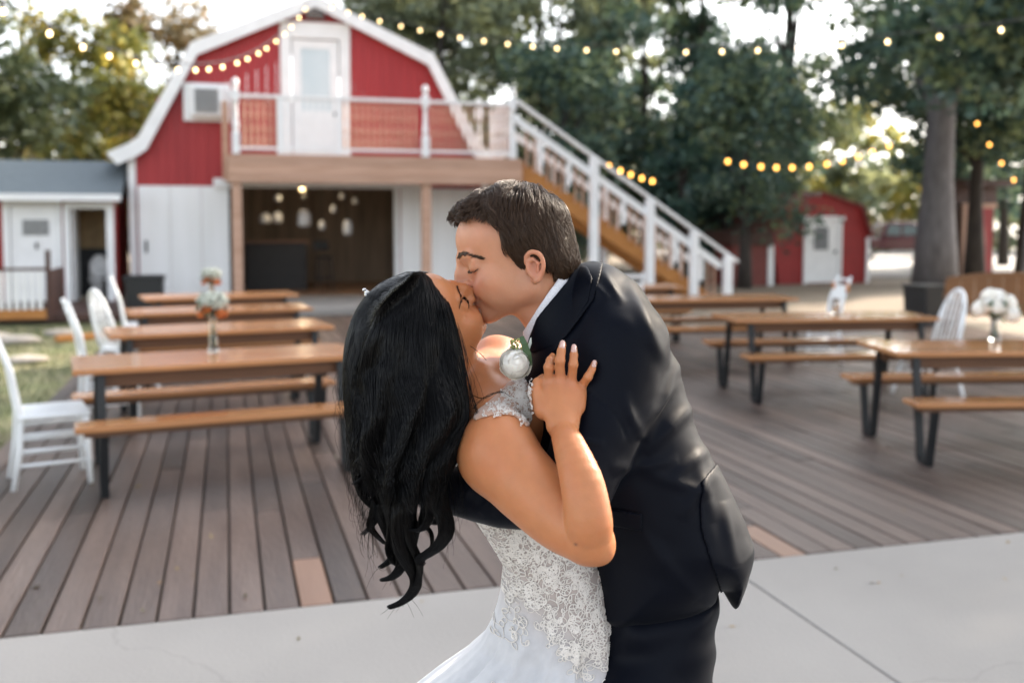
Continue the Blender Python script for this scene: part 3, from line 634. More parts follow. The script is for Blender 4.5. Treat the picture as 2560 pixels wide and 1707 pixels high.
# ================================================================== vehicles
tr = empty('pickup_truck', 'maroon pickup truck parked beyond the garden shed', 'pickup truck', (30.6, 40.5, -.05), R(-16))
side = [(-2.7, .45), (-2.75, .95), (-.7, 1.0), (.0, 1.05), (.9, 1.1), (2.3, 1.0), (2.6, .8), (2.6, .45)]
k = MB(); k.prism(side, -.95, .95); k.build('body', 'truck', tr, bevel=.06)
k = MB(); k.prism([(-1.05, 1.0), (-.8, 1.68), (-.55, 1.76), (.45, 1.76), (.7, 1.68), (1.4, 1.08)], -.82, .82); cabp = k.build('cab', 'truck', tr, bevel=.05)
k = MB(); k.prism([(-.78, 1.12), (-.66, 1.6), (-.1, 1.62), (-.1, 1.12)], -.84, .84); k.prism([(0, 1.12), (0, 1.62), (.5, 1.6), (1.05, 1.14)], -.84, .84); k.build('window', 'cglass', cabp)
for xx in (-1.7, 1.7):
    for yy in (-.9, .9):
        k = MB(); k.tube([(xx, yy-.11, .36), (xx, yy+.11, .36)], .36, 18); wh = k.build('wheel', 'tyre', tr)
        k = MB(); k.tube([(xx, yy-.13, .36), (xx, yy+.13, .36)], .2, 14); k.build('rim', 'chrome', wh)
k = MB(); k.b2(-2.88, -2.74, -.9, .9, .42, .58); k.build('bumper', 'chrome', tr)
c2 = empty('parked_car', 'silver car with red tail lights parked behind the big trunk', 'car', (36.2, 43.5, -.05), R(40))
k = MB(); k.prism([(-2.1, .3), (-2.2, .8), (-1.5, .95), (1.2, .95), (2.1, .75), (2.1, .3)], -.85, .85); k.build('body', 'silver', c2, bevel=.08)
k = MB(); k.prism([(-1.7, .95), (-1.1, 1.42), (.3, 1.45), (1.1, .95)], -.72, .72); k.build('cabin', 'cglass', c2, bevel=.06)
for yy in (-.7, .7):
    k = MB(); k.box((-2.2, yy, .72), (.06, .3, .18)); k.build('tail_light', 'tail', c2)
for xx in (-1.3, 1.3):
    for yy in (-.8, .8):
        k = MB(); k.tube([(xx, yy-.1, .32), (xx, yy+.1, .32)], .32, 16); k.build('wheel', 'tyre', c2)
# stones at the lawn edge
for i, (xx, yy, r_, lb) in enumerate([(-2.4, 13.2, .2, 'flat pale stone lying on the lawn beside the left tables'), (-2.9, 15.4, .26, 'rounded pale stone before the porch railing'), (-2.45, 16.3, .2, 'small pale stone near the porch corner'), (-3.3, 15.6, .3, 'broad flat stone slab at the left edge of the lawn')]):
    k = MB(); k.blob((0, 0, .03), r_, (1.3, .9, .35), seed=i+5, rough=.18); tag(k.build('stone', 'stone', loc=(xx, yy, -.05), smooth=True), lb, 'stone', 'stones on the lawn')
k = MB(); k.box((0, 0, .06), (.9, .12, .09), (0, 0, .5)); tag(k.build('timber', 'honey', loc=(-1.95, 15.5, -.05)), 'short orange brown timber lying between stones and deck', 'timber')
# ================================================================== trees
LEAF = dict(
 olive=leafmat('olive_leaf', (.045, .06, .026), (.115, .14, .06), (.22, .225, .095), .4),
 gold=leafmat('golden_leaf', (.12, .09, .045), (.24, .18, .08), (.36, .23, .1), .4),
 teal=leafmat('dark_green_leaf', (0.027, 0.059, 0.046), (0.074, 0.126, 0.091), (0.210, 0.260, 0.110), .33),
 sage=leafmat('grey_green_leaf', (0.095, 0.116, 0.072), (0.199, 0.229, 0.134), (0.380, 0.377, 0.159), .4),
 cedar=leafmat('blue_green_needles', (0.020, 0.055, 0.049), (0.050, 0.109, 0.088), (0.101, 0.180, 0.126), .25),
 lime=leafmat('yellow_green_leaf', (0.095, 0.110, 0.025), (0.285, 0.275, 0.059), (0.594, 0.440, 0.079), .45),
)
def leaves(name, m, clusters, n, size, seed, parent, droop=0., flat=1., clump=(.25, .7), gap=None):
    """leaf quads gathered in sprays through the given ellipsoids (x, y, z, rx, ry, rz)"""
    g = np.random.default_rng(seed); cl = np.array(clusters); vol = (cl[:, 3]*cl[:, 4]*cl[:, 5])**.75; pr = vol/vol.sum()
    ns = max(6, n//26); ci = g.choice(len(cl), ns, p=pr)
    d = g.normal(size=(ns, 3)); d /= np.linalg.norm(d, axis=1)[:, None]; rr = g.random(ns)**.42*1.02
    sc = cl[ci, :3]+d*rr[:, None]*cl[ci, 3:6]; srad = g.uniform(clump[0], clump[1], ns); stint = g.random(ns)
    si = g.integers(0, ns, n); off = g.normal(size=(n, 3))*srad[si][:, None]*.55; off[:, 2] *= .75
    c = sc[si]+off; c[:, 2] -= droop*g.random(n)
    if gap is not None:                                # leaves moved off one sun line, shaped so beams reach the couple
        W = c+np.array(parent.location); v = W-np.array(gap[0]); u = np.array(sv); d_ = np.linalg.norm(v-(v @ u)[:, None]*u, axis=1); mv = (d_ < gap[1]) & (g.random(n) < gap[2]); keep = np.where(~mv)[0]; c[mv] = c[g.choice(keep, mv.sum())]+g.normal(size=(mv.sum(), 3))*.15
    nn = g.normal(size=(n, 3)); nn[:, 2] += .5*flat; nn /= np.linalg.norm(nn, axis=1)[:, None]
    a = np.cross(nn, g.normal(size=(n, 3))); a /= np.linalg.norm(a, axis=1)[:, None]; b = np.cross(nn, a)
    L = size*g.uniform(.6, 1.3, n)[:, None]; W = L*.5
    V = np.stack([c-a*L, c+b*W-a*L*.1, c+a*L, c-b*W-a*L*.1], 1).reshape(-1, 3)
    me = bpy.data.meshes.new(name); me.vertices.add(4*n); me.vertices.foreach_set('co', V.ravel())
    me.loops.add(4*n); me.loops.foreach_set('vertex_index', np.arange(4*n)); me.polygons.add(n); me.polygons.foreach_set('loop_start', np.arange(n)*4); me.update()
    t = np.clip(stint[si]*.75+g.random(n)*.3, 0, 1).astype(np.float32); at_ = me.attributes.new('tint', 'FLOAT', 'FACE'); at_.data.foreach_set('value', t)
    me.materials.append(LEAF[m]); o = bpy.data.objects.new(name, me); COL.objects.link(o); o.parent = parent; return o
def limbs(parent, h, r, clusters, mt, seed, lean=(0, 0), flare=1.35):
    rn = random.Random(seed); k = MB(); pts = []; rs = []
    for i in range(9):
        q = i/8; pts.append((lean[0]*q*q+rn.uniform(-.05, .05)*q*2, lean[1]*q*q+rn.uniform(-.05, .05)*q*2, h*q-.1)); rs.append(r*(flare if i == 0 else 1.1 if i == 1 else 1-.62*q))
    k.tube(pts, rs, 12)
    for c in clusters[:9]:
        q = rn.uniform(.4, .85); i = int(q*8); a = Vector(pts[i]); b = Vector(c[:3]); mid = a.lerp(b, .5)+Vector((rn.uniform(-.3, .3), rn.uniform(-.3, .3), .25*(b-a).length*.3))
        k.tube([a, a.lerp(mid, .6), mid, b.lerp(mid, .3), b], [r*.32, r*.26, r*.2, r*.12, r*.05], 6)
    return k.build('trunk', mt, parent, smooth=True)
def crown_clusters(rn, z0, z1, rad, n, squash=.6, cone=0.):
    out = []
    for i in range(n):
        q = rn.random(); z = z0+(z1-z0)*q; rr = rad*((1-q)*1.0+.12 if cone else math.sin(math.pi*(.18+.72*q))); a = rn.uniform(0, 6.28); d = rr*math.sqrt(rn.random())*.8
        s_ = rad*rn.uniform(.24, .42)*(1 if not cone else .45+.6*(1-q)); out.append((d*math.cos(a), d*math.sin(a), z, s_, s_, s_*squash))
    return out
def tree(label, loc, h, rad, leaf, n, size, seed, trunk='barkd', tr=.18, z0=.3, cone=0., nc=16, lean=(0, 0), group=None, name='tree', droop=0, cat='tree', extra=(), clump=(.25, .7), gap=None):
    t = empty(name, label, cat, loc, 0, group); rn = random.Random(seed)
    cl = crown_clusters(rn, h*z0, h*.97, rad, nc, cone=cone)+list(extra)
    cl = [(c[0]+lean[0]*.8, c[1]+lean[1]*.8, *c[2:]) for c in cl]
    limbs(t, h*.85, tr, sorted(cl, key=lambda c: -c[3]), trunk, seed, lean)
    leaves('crown', leaf, cl, n, size, seed, t, droop, clump=clump, gap=gap); return t
LT, BT, RT_ = 'trees behind the shed on the left', 'tall trees behind the barn and staircase', 'trees around the right hand yard'
tree('olive green tree rising at the far left edge above the shed', (-9.5, 26, 0), 10, 3.4, 'olive', 14000, .14, 1, group=LT, z0=.15, tr=.2)
tree('leafy olive tree just left of the shed roof', (-6.2, 28, 0), 9, 3.2, 'olive', 14000, .14, 2, group=LT, z0=.12)
tree('yellowing tree between shed roof and barn eave', (-4.4, 33, 0), 8.0, 3.0, 'lime', 7000, .15, 3, group=LT, z0=.12)
tree('orange tinged autumn tree left of the barn roof', (-1.6, 38, 0), 9.6, 3.2, 'gold', 7000, .16, 4, group=LT, z0=.15)
tree('tall leafy tree reaching out of the top left corner', (-8.0, 21, 0), 11.5, 3.2, 'olive', 12000, .12, 6, group=LT, z0=.38)
tree('low green bush at left edge in front of the shed', (-4.75, 15.8, 0), 2.6, .75, 'sage', 1600, .07, 7, group=None, z0=.25, tr=.04, name='bush', cat='bush', clump=(.1, .25))
tree('brown gold tree far behind the shed roof', (-9, 44, 0), 9, 4.5, 'gold', 6000, .2, 8, group=LT, z0=.1)
tree('pale olive tree peeking over the middle of the shed roof', (-3.2, 43, 0), 7.5, 3.6, 'olive', 5000, .2, 9, group=LT, z0=.1)
tree('dark green tree rising directly behind the barn\'s right roof slope', (6.6, 31, 0), 13.5, 3.6, 'sage', 9000, .15, 10, group=BT, z0=.2, tr=.13)
tree('grey green tree behind the head of the staircase', (10.5, 33, 0), 15, 4.2, 'sage', 10000, .16, 11, group=BT, z0=.2, tr=.13)
tree('broad tree with sky gaps above the staircase handrail', (13.5, 31, 0), 13.5, 3.8, 'teal', 8500, .15, 12, group=BT, z0=.22, tr=.13)
tree('dense green tree filling the space behind the staircase', (9.2, 27, 0), 6.5, 2.8, 'teal', 8000, .12, 13, group=BT, z0=.1)
tree('yellow green tree low behind the stair foot', (13, 34, 0), 7.5, 3.4, 'sage', 7000, .16, 14, group=BT, z0=.1)
tree('blue green cedar standing right behind the staircase', (12.3, 25.5, 0), 5.6, 1.6, 'cedar', 9000, .085, 15, group=None, z0=.05, cone=1, nc=26, name='cedar_tree', clump=(.12, .3))
tree('second cedar with drooping boughs beside the low brick shed', (14.2, 26.6, 0), 6.4, 1.7, 'cedar', 9000, .09, 16, group=None, z0=.14, cone=1, nc=26, name='cedar_tree', clump=(.12, .3))
tree('dark oak with boughs hanging over the garden shed', (13.0, 23.3, 0), 6.6, 2.2, 'teal', 8000, .1, 17, group=RT_, z0=.42, tr=.16, droop=.5, extra=[(1.3, -.1, 2.1, .8, .5, .5), (.4, -.3, 2.0, .8, .5, .55)])
big = tree('big grey trunked oak behind the black trash can', (18.65, 23, -.06), 14, 5.2, 'teal', 15000, .13, 18, trunk='bark', tr=.47, group=RT_, z0=.34, nc=26, lean=(.7, .2))
tree('dark trunked tree left of the narrow red booth', (22.9, 26.4, 0), 11, 3.6, 'teal', 8000, .14, 19, tr=.26, group=RT_, z0=.33)
tree('leaning dark tree at the far right edge before the booth', (24.1, 25.6, 0), 11, 3.4, 'teal', 8000, .14, 20, tr=.24, group=RT_, z0=.36, lean=(1.2, .3))
tree('sunlit yellow green tree far beyond the pickup truck', (27, 52, 0), 9, 4.2, 'lime', 6500, .2, 21, group=RT_, z0=.14)
tree('yellow leaved tree beyond the parking lot behind the big trunk', (38, 54, 0), 10, 5, 'lime', 6500, .22, 22, group=RT_, z0=.12)
tree('hazy olive tree right of the sky gap', (24, 40, 0), 9.5, 3.6, 'olive', 7000, .17, 23, group=RT_, z0=.2)
tree('dark tree behind the garden shed roof', (19.5, 36, 0), 8.2, 3.4, 'teal', 7000, .16, 24, group=RT_, z0=.12)
tree('tall grey green tree directly above the staircase landing', (8.6, 38, 0), 17, 4.6, 'sage', 10000, .18, 60, group=BT, z0=.15, tr=.13)
tree('dark green tree filling the gap above the stair handrail', (13.2, 39, 0), 16, 4.4, 'sage', 10000, .18, 61, group=BT, z0=.12, tr=.13)
tree('dark tree left of the bright sky gap', (16.6, 33, 0), 12.5, 3.3, 'teal', 9000, .16, 62, group=BT, z0=.12, tr=.24)
tree('broad dark tree with high crown over the sky gap', (19.5, 32, 0), 17, 4.4, 'teal', 9000, .17, 63, group=BT, z0=.55, tr=.26)
tree('tall thin crowned tree seen through the sky gap above the amber strand', (16.5, 44, 0), 18, 5.2, 'sage', 9000, .2, 67, group=BT, z0=.2, tr=.13)
tree('tall pale tree far behind the barn\'s right roof slope', (10.2, 46, 0), 19, 5.5, 'sage', 9000, .2, 68, group=BT, z0=.2, tr=.13)
tree('dark green tree at the upper right behind the big oak', (26, 31, 0), 15, 5, 'teal', 11000, .17, 64, group=RT_, z0=.25, tr=.26)
tree('dark leafy tree behind the garden shed and brick shed', (15.5, 29.5, 0), 6.2, 2.9, 'teal', 7000, .13, 65, group=RT_, z0=.12)
tree('shadowy tree filling the far right edge', (30, 33, 0), 12, 4.6, 'teal', 9000, .18, 66, group=RT_, z0=.2)
# shade trees out of the picture on the right, whose canopies roof the deck
SH = 'shade trees beside the deck'
for i, (xx, yy, hh, rr, nn) in enumerate([(13.2, 5.2, 11, 5.0, 16000), (15.5, 12.5, 12, 5.4, 15000), (10.8, -1.2, 10, 4.6, 14000), (17.6, 18.2, 12, 4.4, 11000), (21, 9, 12, 5, 9000)]):
    tree(['shade oak rooted just outside the right picture edge', 'shade oak at the deck\'s far right corner', 'shade oak behind the camera\'s right shoulder', 'outermost shade oak standing in the right yard', 'shade oak between the deck and the big grey trunk'][i], (xx, yy, 0), hh, rr, 'teal', nn, .17, 40+i, trunk='bark', tr=.34, group=SH, z0=.42, nc=24, gap=((.68, 1.75, 1.38), .75, .95))
# far woods reading as one mass
g = random.Random(5); cl = []
for i in range(70):
    a = R(-42+i*1.45+g.uniform(-.6, .6)); d = g.uniform(62, 72); hgt = g.uniform(4.5, 7.5)
    cl.append((d*math.sin(a), d*math.cos(a), hgt*.5-.5, 2.6, 2.6, hgt*.62))
wo = leaves('far_woods', 'sage', cl, 26000, .42, 77, None, clump=(.5, 1.3)); tag(wo, 'hazy belt of far woods behind the parking lot', 'woods', kind='stuff')
# thin grass and fallen leaves
def scatter(name, m, n, x0, x1, y0, y1, z, size, seed, up=False):
    g = np.random.default_rng(seed); c = np.stack([g.uniform(x0, x1, n), g.uniform(y0, y1, n), np.full(n, z)], 1)
    if up:
        a = np.stack([g.normal(size=n)*.5, g.normal(size=n)*.5, np.ones(n)], 1)*size*g.uniform(.5, 1.2, (n, 1)); th = g.uniform(0, 6.28, n); b = np.stack([np.cos(th), np.sin(th), 0*th], 1)*.006
        V = np.stack([c-b, c+b, c+a+b*.2, c+a-b*.2], 1)
    else:
        th = g.uniform(0, 6.28, n); a = np.stack([np.cos(th), np.sin(th), g.uniform(-.3, .5, n)], 1)*size*g.uniform(.6, 1.2, (n, 1)); b = np.stack([-np.sin(th), np.cos(th), g.uniform(0, .5, n)], 1)*size*.5
        V = np.stack([c-a, c-b, c+a+[0, 0, size*.25], c+b], 1)
    V = V.reshape(-1, 3); me = bpy.data.meshes.new(name); me.vertices.add(4*n); me.vertices.foreach_set('co', V.ravel()); me.loops.add(4*n); me.loops.foreach_set('vertex_index', np.arange(4*n)); me.polygons.add(n); me.polygons.foreach_set('loop_start', np.arange(n)*4); me.update()
    at_ = me.attributes.new('tint', 'FLOAT', 'FACE'); at_.data.foreach_set('value', g.random(n).astype(np.float32)); me.materials.append(LEAF[m]); o = bpy.data.objects.new(name, me); COL.objects.link(o); return o
tag(scatter('grass', 'olive', 26000, -6, -1.66, 5, 18, -.052, .05, 11, True), 'thin short grass growing on the left lawn', 'grass', kind='stuff')
tag(scatter('fallen_leaves', 'gold', 150, -1.5, 10, 4.4, 14, .006, .022, 12), 'small dry fallen leaves strewn over the deck boards', 'leaves', kind='stuff')

tag(scatter('slab_leaves', 'gold', 26, -3, 6, 2.2, 4.2, .004, .016, 14), 'few dry leaf scraps lying on the pale concrete', 'leaves', kind='stuff')
# ================================================================== string lights
def P2(x, y, Y):                 # a point at site distance Y seen in direction (x, y)
    r = FW+RT*((x-1176)/2285.4)+UP*((651.8-y)/2285.4); return EYE+r*(Y/r.y)
def strand(label, a, b, sag, n, m, r=.02, drop=.075, jit=.1, seed=0, first=0.):
    t = empty('string_lights', label, 'string lights', (0, 0, 0), 0, 'strings of bulbs over the deck'); rn = random.Random(seed)
    f = lambda q: Vector(a).lerp(Vector(b), q)-Vector((0, 0, sag*4*q*(1-q)))
    k = MB(); k.tube([f(i/60) for i in range(61)], .008, 5); k.build('cable', 'black', t)
    for i in range(n):
        q = first+(i+.5+rn.uniform(-jit, jit))/n*(1-first); p = f(q)
        k = MB(); k.lathe([(.3*r, .9*r), (.55*r, .75*r), (.95*r, .1*r), (r, -.4*r), (.8*r, -1.1*r), (.3*r, -1.5*r)], (p.x, p.y, p.z-drop), 10); b_ = k.build('bulb', m, t, smooth=True)
        k = MB(); k.tube([(p.x, p.y, p.z), (p.x, p.y, p.z-drop+.8*r)], .016, 6); k.build('socket', 'black', b_)
    return t
strand('strand of warm bulbs sagging from the upper left to the barn peak', P2(-40, -22, 8.2), (1.7, 21.2, 6.2), .86, 19, 'bulb', seed=1)
strand('strand of warm bulbs swinging from the barn peak across the upper right', (2.0, 21.2, 6.25), P2(2520, 22, 8.0), .62, 24, 'bulb', seed=2)
strand('short amber strand low behind the staircase handrail', P2(1388, 368, 23), P2(1510, 411, 23), .04, 5, 'bulba', r=.045, seed=3)
strand('amber strand dipping between trees above the garden shed', P2(1655, 358, 20.5), P2(2060, 318, 20), .36, 11, 'bulba', r=.042, seed=4)
strand('sparse amber strand falling past the big trunk at far right', P2(2230, 250, 22), P2(2340, 420, 22), .1, 4, 'bulba', r=.035, seed=5)
# ================================================================== sculpting tools (signed distance fields meshed to one skin)
import openvdb
FP = 2285.4
def cp(x, y, d): return np.array([(x-1176)/FP*d, (651.8-y)/FP*d, -d])        # sight line (x, y) at distance d -> camera-aligned metres
CR = np.array(CAMROT); EY = np.array(EYE)
def to_world(V): return V @ CR.T + EY
def smin(a, b, k):
    h = np.clip(.5+.5*(b-a)/k, 0, 1); return b*(1-h)+a*h-k*h*(1-h)
class Field:
    def __init__(s, lo, hi, vox):
        s.lo = np.array(lo, float); s.vox = vox; s.n = np.ceil((np.array(hi)-s.lo)/vox).astype(int)+1
        s.ax = [s.lo[i]+np.arange(s.n[i])*vox for i in range(3)]; s.f = np.full(s.n, .2, dtype=np.float32)
    def win(s, lo, hi):
        a = np.clip(np.floor((np.array(lo)-s.lo)/s.vox).astype(int), 0, s.n); b = np.clip(np.ceil((np.array(hi)-s.lo)/s.vox).astype(int)+1, 0, s.n)
        sl = tuple(slice(int(a[i]), int(b[i])) for i in range(3)); g = np.meshgrid(*[s.ax[i][sl[i]] for i in range(3)], indexing='ij', sparse=True); return sl, g
    def put(s, sl, d, k, op='add'):
        if s.f[sl].size == 0: return
        d = d.astype(np.float32); c = s.f[sl]
        if op == 'add': s.f[sl] = smin(c, d, k) if k else np.minimum(c, d)
        else: s.f[sl] = -smin(-c, d, k) if k else np.maximum(c, -d)
    def ell(s, c, r, k=.01, rot=None, op='add'):
        c = np.array(c, float); r = np.array(r, float)*np.ones(3); m = max(r)+k*1.2+.02; sl, g = s.win(c-m, c+m)
        p = [g[i]-c[i] for i in range(3)]
        if rot is not None: p = [sum(rot[j, i]*p[j] for j in range(3)) for i in range(3)]     # rot columns = local axes
        k0 = np.sqrt(sum((p[i]/r[i])**2 for i in range(3))); k1 = np.sqrt(sum((p[i]/r[i]**2)**2 for i in range(3)))+1e-9
        s.put(sl, k0*(k0-1)/k1, k, op)
    def cone(s, a, b, ra, rb, k=.01, op='add', flat=None):
        """round cone a->b; flat=(direction, factor) squashes its section"""
        a = np.array(a, float); b = np.array(b, float); m = max(ra, rb)+k*1.2+.02; sl, g = s.win(np.minimum(a, b)-m, np.maximum(a, b)+m)
        p = [g[i]-a[i] for i in range(3)]; ba = b-a
        h = np.clip(sum(p[i]*ba[i] for i in range(3))/max(ba@ba, 1e-12), 0, 1); q = [p[i]-h*ba[i] for i in range(3)]
        if flat is not None:
            nn, fc = np.array(flat[0], float), flat[1]; nn = nn/np.linalg.norm(nn); dd = sum(q[i]*nn[i] for i in range(3)); q = [q[i]+dd*nn[i]*(1/fc-1) for i in range(3)]
        s.put(sl, np.sqrt(sum(x*x for x in q))-(ra+(rb-ra)*h), k, op)
    def chain(s, pts, rs, k=.01, op='add', flat=None):
        for i in range(len(pts)-1): s.cone(pts[i], pts[i+1], rs[i], rs[i+1], k, op, flat)
    def tube(s, pts, rs, k=.01, n=18, kin=.002, flat=None):
        """smoothly bending limb, then blended on"""
        P = catmull(pts, n); r = np.interp(np.linspace(0, len(rs)-1, n), range(len(rs)), rs); G = Field.__new__(Field); G.__dict__.update(s.__dict__); G.f = np.full(s.n, .2, dtype=np.float32)
        G.chain(P, r, kin, 'add', flat); s.f = smin(s.f, G.f, k) if k else np.minimum(s.f, G.f)
    def mesh(s):
        g = openvdb.FloatGrid(.2); g.copyFromArray(np.ascontiguousarray(s.f)); P, T, Q = g.convertToPolygons(0.0, 0.0)
        return P.astype(float)*s.vox+s.lo, [tuple(int(i) for i in q[::-1]) for q in Q]+[tuple(int(i) for i in t[::-1]) for t in T]
    def at(s, P):
        q = np.clip((P-s.lo)/s.vox, 0, s.n-1.001); i = q.astype(int); f = q-i; o = 0
        for dx in (0, 1):
            for dy in (0, 1):
                for dz in (0, 1): o = o+s.f[i[:, 0]+dx, i[:, 1]+dy, i[:, 2]+dz]*np.where(dx, f[:, 0], 1-f[:, 0])*np.where(dy, f[:, 1], 1-f[:, 1])*np.where(dz, f[:, 2], 1-f[:, 2])
        return o
    def grad(s, P, e=None):
        e = e or s.vox; G = np.stack([s.at(P+np.eye(3)[i]*e)-s.at(P-np.eye(3)[i]*e) for i in range(3)], 1); return G/(np.linalg.norm(G, axis=1)[:, None]+1e-9)
def polysd(X, Y, poly):
    """signed distance to a 2-D polygon (negative inside)"""
    P = np.array(poly, float); d = np.full(np.broadcast(X, Y).shape, 1e9); ins = np.zeros(d.shape, bool)
    for i in range(len(P)):
        a, b = P[i], P[(i+1) % len(P)]; e = b-a; wx, wy = X-a[0], Y-a[1]; t = np.clip((wx*e[0]+wy*e[1])/(e@e+1e-12), 0, 1)
        d = np.minimum(d, (wx-e[0]*t)**2+(wy-e[1]*t)**2)
        if a[1] != b[1]:
            cnd = (a[1] > Y) != (b[1] > Y); xi = (b[0]-a[0])*(Y-a[1])/(b[1]-a[1])+a[0]; ins ^= cnd & (X < xi)
    d = np.sqrt(d); return np.where(ins, -d, d)
def smooth_poly(poly, n=3):
    P = [np.array(p, float) for p in poly]
    for _ in range(n):
        Q = []
        for i in range(len(P)): a, b = P[i], P[(i+1) % len(P)]; Q += [a*.75+b*.25, a*.25+b*.75]
        P = Q
    return P
def pillow(F, poly, d, Rr, T, k=.02, zfun=None, sm=2, tfun=None):
    """rounded solid whose outline is poly, middle plane at distance d"""
    pm = [cp(x, y, d)[:2] for x, y in smooth_poly(poly, sm)]; X, Y = F.ax[0][:, None], F.ax[1][None, :]
    sd = polysd(X, Y, pm); Z = F.ax[2][None, None, :]; zc = -d+(zfun(X, Y) if zfun else 0*X); TT = T if tfun is None else tfun(X, Y)
    TT = np.asarray(TT)*np.ones(sd.shape)
    q = np.maximum(Rr+sd, 0)[:, :, None]; dz = (Z-(zc+0*sd)[:, :, None])*(Rr/TT)[:, :, None]
    F.put((slice(None),)*3, np.sqrt(q*q+dz*dz)-Rr, k)
def stencil(F, poly, d, lift, side=1, sm=0):
    """copy of F holding only a raised layer inside the outline (a flap, lapel or collar lying on the surface)"""
    G = Field.__new__(Field); G.lo, G.vox, G.n, G.ax = F.lo, F.vox, F.n, F.ax
    pl = np.array(smooth_poly(poly, sm) if sm else poly, float); x0, y0 = pl.min(0)-12; x1, y1 = pl.max(0)+12
    ras = polysd(np.arange(x0, x1)[:, None], np.arange(y0, y1)[None, :], pl)*(d/FP); Z = F.ax[2][None, None, :]
    ix = np.clip(np.rint(F.ax[0][:, None, None]/-Z*FP+1176-x0), 0, ras.shape[0]-1).astype(int); iy = np.clip(np.rint(651.8-F.ax[1][None, :, None]/-Z*FP-y0), 0, ras.shape[1]-1).astype(int); sd = ras[ix, iy]
    G.f = np.maximum(np.maximum(F.f-lift, -(F.f+.004)), sd).astype(np.float32)
    if side: G.f = np.maximum(G.f, (-F.ax[2][None, None, :]-d).astype(np.float32))
    return G
def wloc(o):
    l = np.zeros(3)
    while o: l = l+np.array(o.location); o = o.parent
    return l
def skin(name, V, faces, m, parent, cols=None, smooth=True, disp=None, relax=1):
    if relax:
        E = np.array([(f[i], f[(i+1) % len(f)]) for f in faces for i in range(len(f))]); n = len(V)
        for _ in range(relax):
            S = np.zeros_like(V); C = np.zeros(n); np.add.at(S, E[:, 0], V[E[:, 1]]); np.add.at(C, E[:, 0], 1); V = V*.5+.5*S/np.maximum(C, 1)[:, None]
    if disp is not None: V = disp(V)
    W = to_world(V); base = wloc(parent)
    me = bpy.data.meshes.new(name); me.from_pydata((W-base).tolist(), [], faces); me.update()
    if smooth: me.polygons.foreach_set('use_smooth', np.ones(len(me.polygons), dtype=bool))
    if cols is not None:
        a = me.color_attributes.new('pigment', 'FLOAT_COLOR', 'POINT'); c = np.ones((len(V), 4), np.float32); c[:, :3] = cols(V); a.data.foreach_set('color', c.ravel())
    me.materials.append(M[m] if isinstance(m, str) else m); o = bpy.data.objects.new(name, me); COL.objects.link(o); o.parent = parent; return o
def strands(name, curves, m, parent, r0=.0006, r1=.0002):
    """hair: list of (n,3) arrays in camera-aligned metres"""
    c = bpy.data.hair_curves.new(name); c.add_curves([len(q) for q in curves]); P = to_world(np.concatenate(curves))-wloc(parent)
    c.position_data.foreach_set('vector', P.astype(np.float32).ravel())
    at_ = c.attributes.get('radius') or c.attributes.new('radius', 'FLOAT', 'POINT')
    rad = np.concatenate([np.linspace(1, 0, len(q))**.5*(r0-r1)+r1 for q in curves]); at_.data.foreach_set('value', rad.astype(np.float32))
    c.materials.append(m if not isinstance(m, str) else M[m]); o = bpy.data.objects.new(name, c); COL.objects.link(o); o.parent = parent; return o
def catmull(P, n):
    P = np.array(P, float); P = np.vstack([2*P[0]-P[1], P, 2*P[-1]-P[-2]]); L = len(P)-3; t = np.linspace(0, L-1e-6, n); i = t.astype(int); u = (t-i)[:, None]
    a, b, c, d = P[i], P[i+1], P[i+2], P[i+3]; return .5*((2*b)+(-a+c)*u+(2*a-5*b+4*c-d)*u*u+(-a+3*b-3*c+d)*u**3)
def vnoise(P, s, seed=0):
    """smooth value noise, roughly -1..1"""
    g = np.random.default_rng(seed); tab = g.uniform(-1, 1, 4096); Q = P*s; i = np.floor(Q).astype(int); f = Q-i; f = f*f*(3-2*f); o = 0
    for dx in (0, 1):
        for dy in (0, 1):
            for dz in (0, 1):
                h = ((i[:, 0]+dx)*73856093 ^ (i[:, 1]+dy)*19349663 ^ (i[:, 2]+dz)*83492791) & 4095
                o = o+tab[h]*np.where(dx, f[:, 0], 1-f[:, 0])*np.where(dy, f[:, 1], 1-f[:, 1])*np.where(dz, f[:, 2], 1-f[:, 2])
    return o
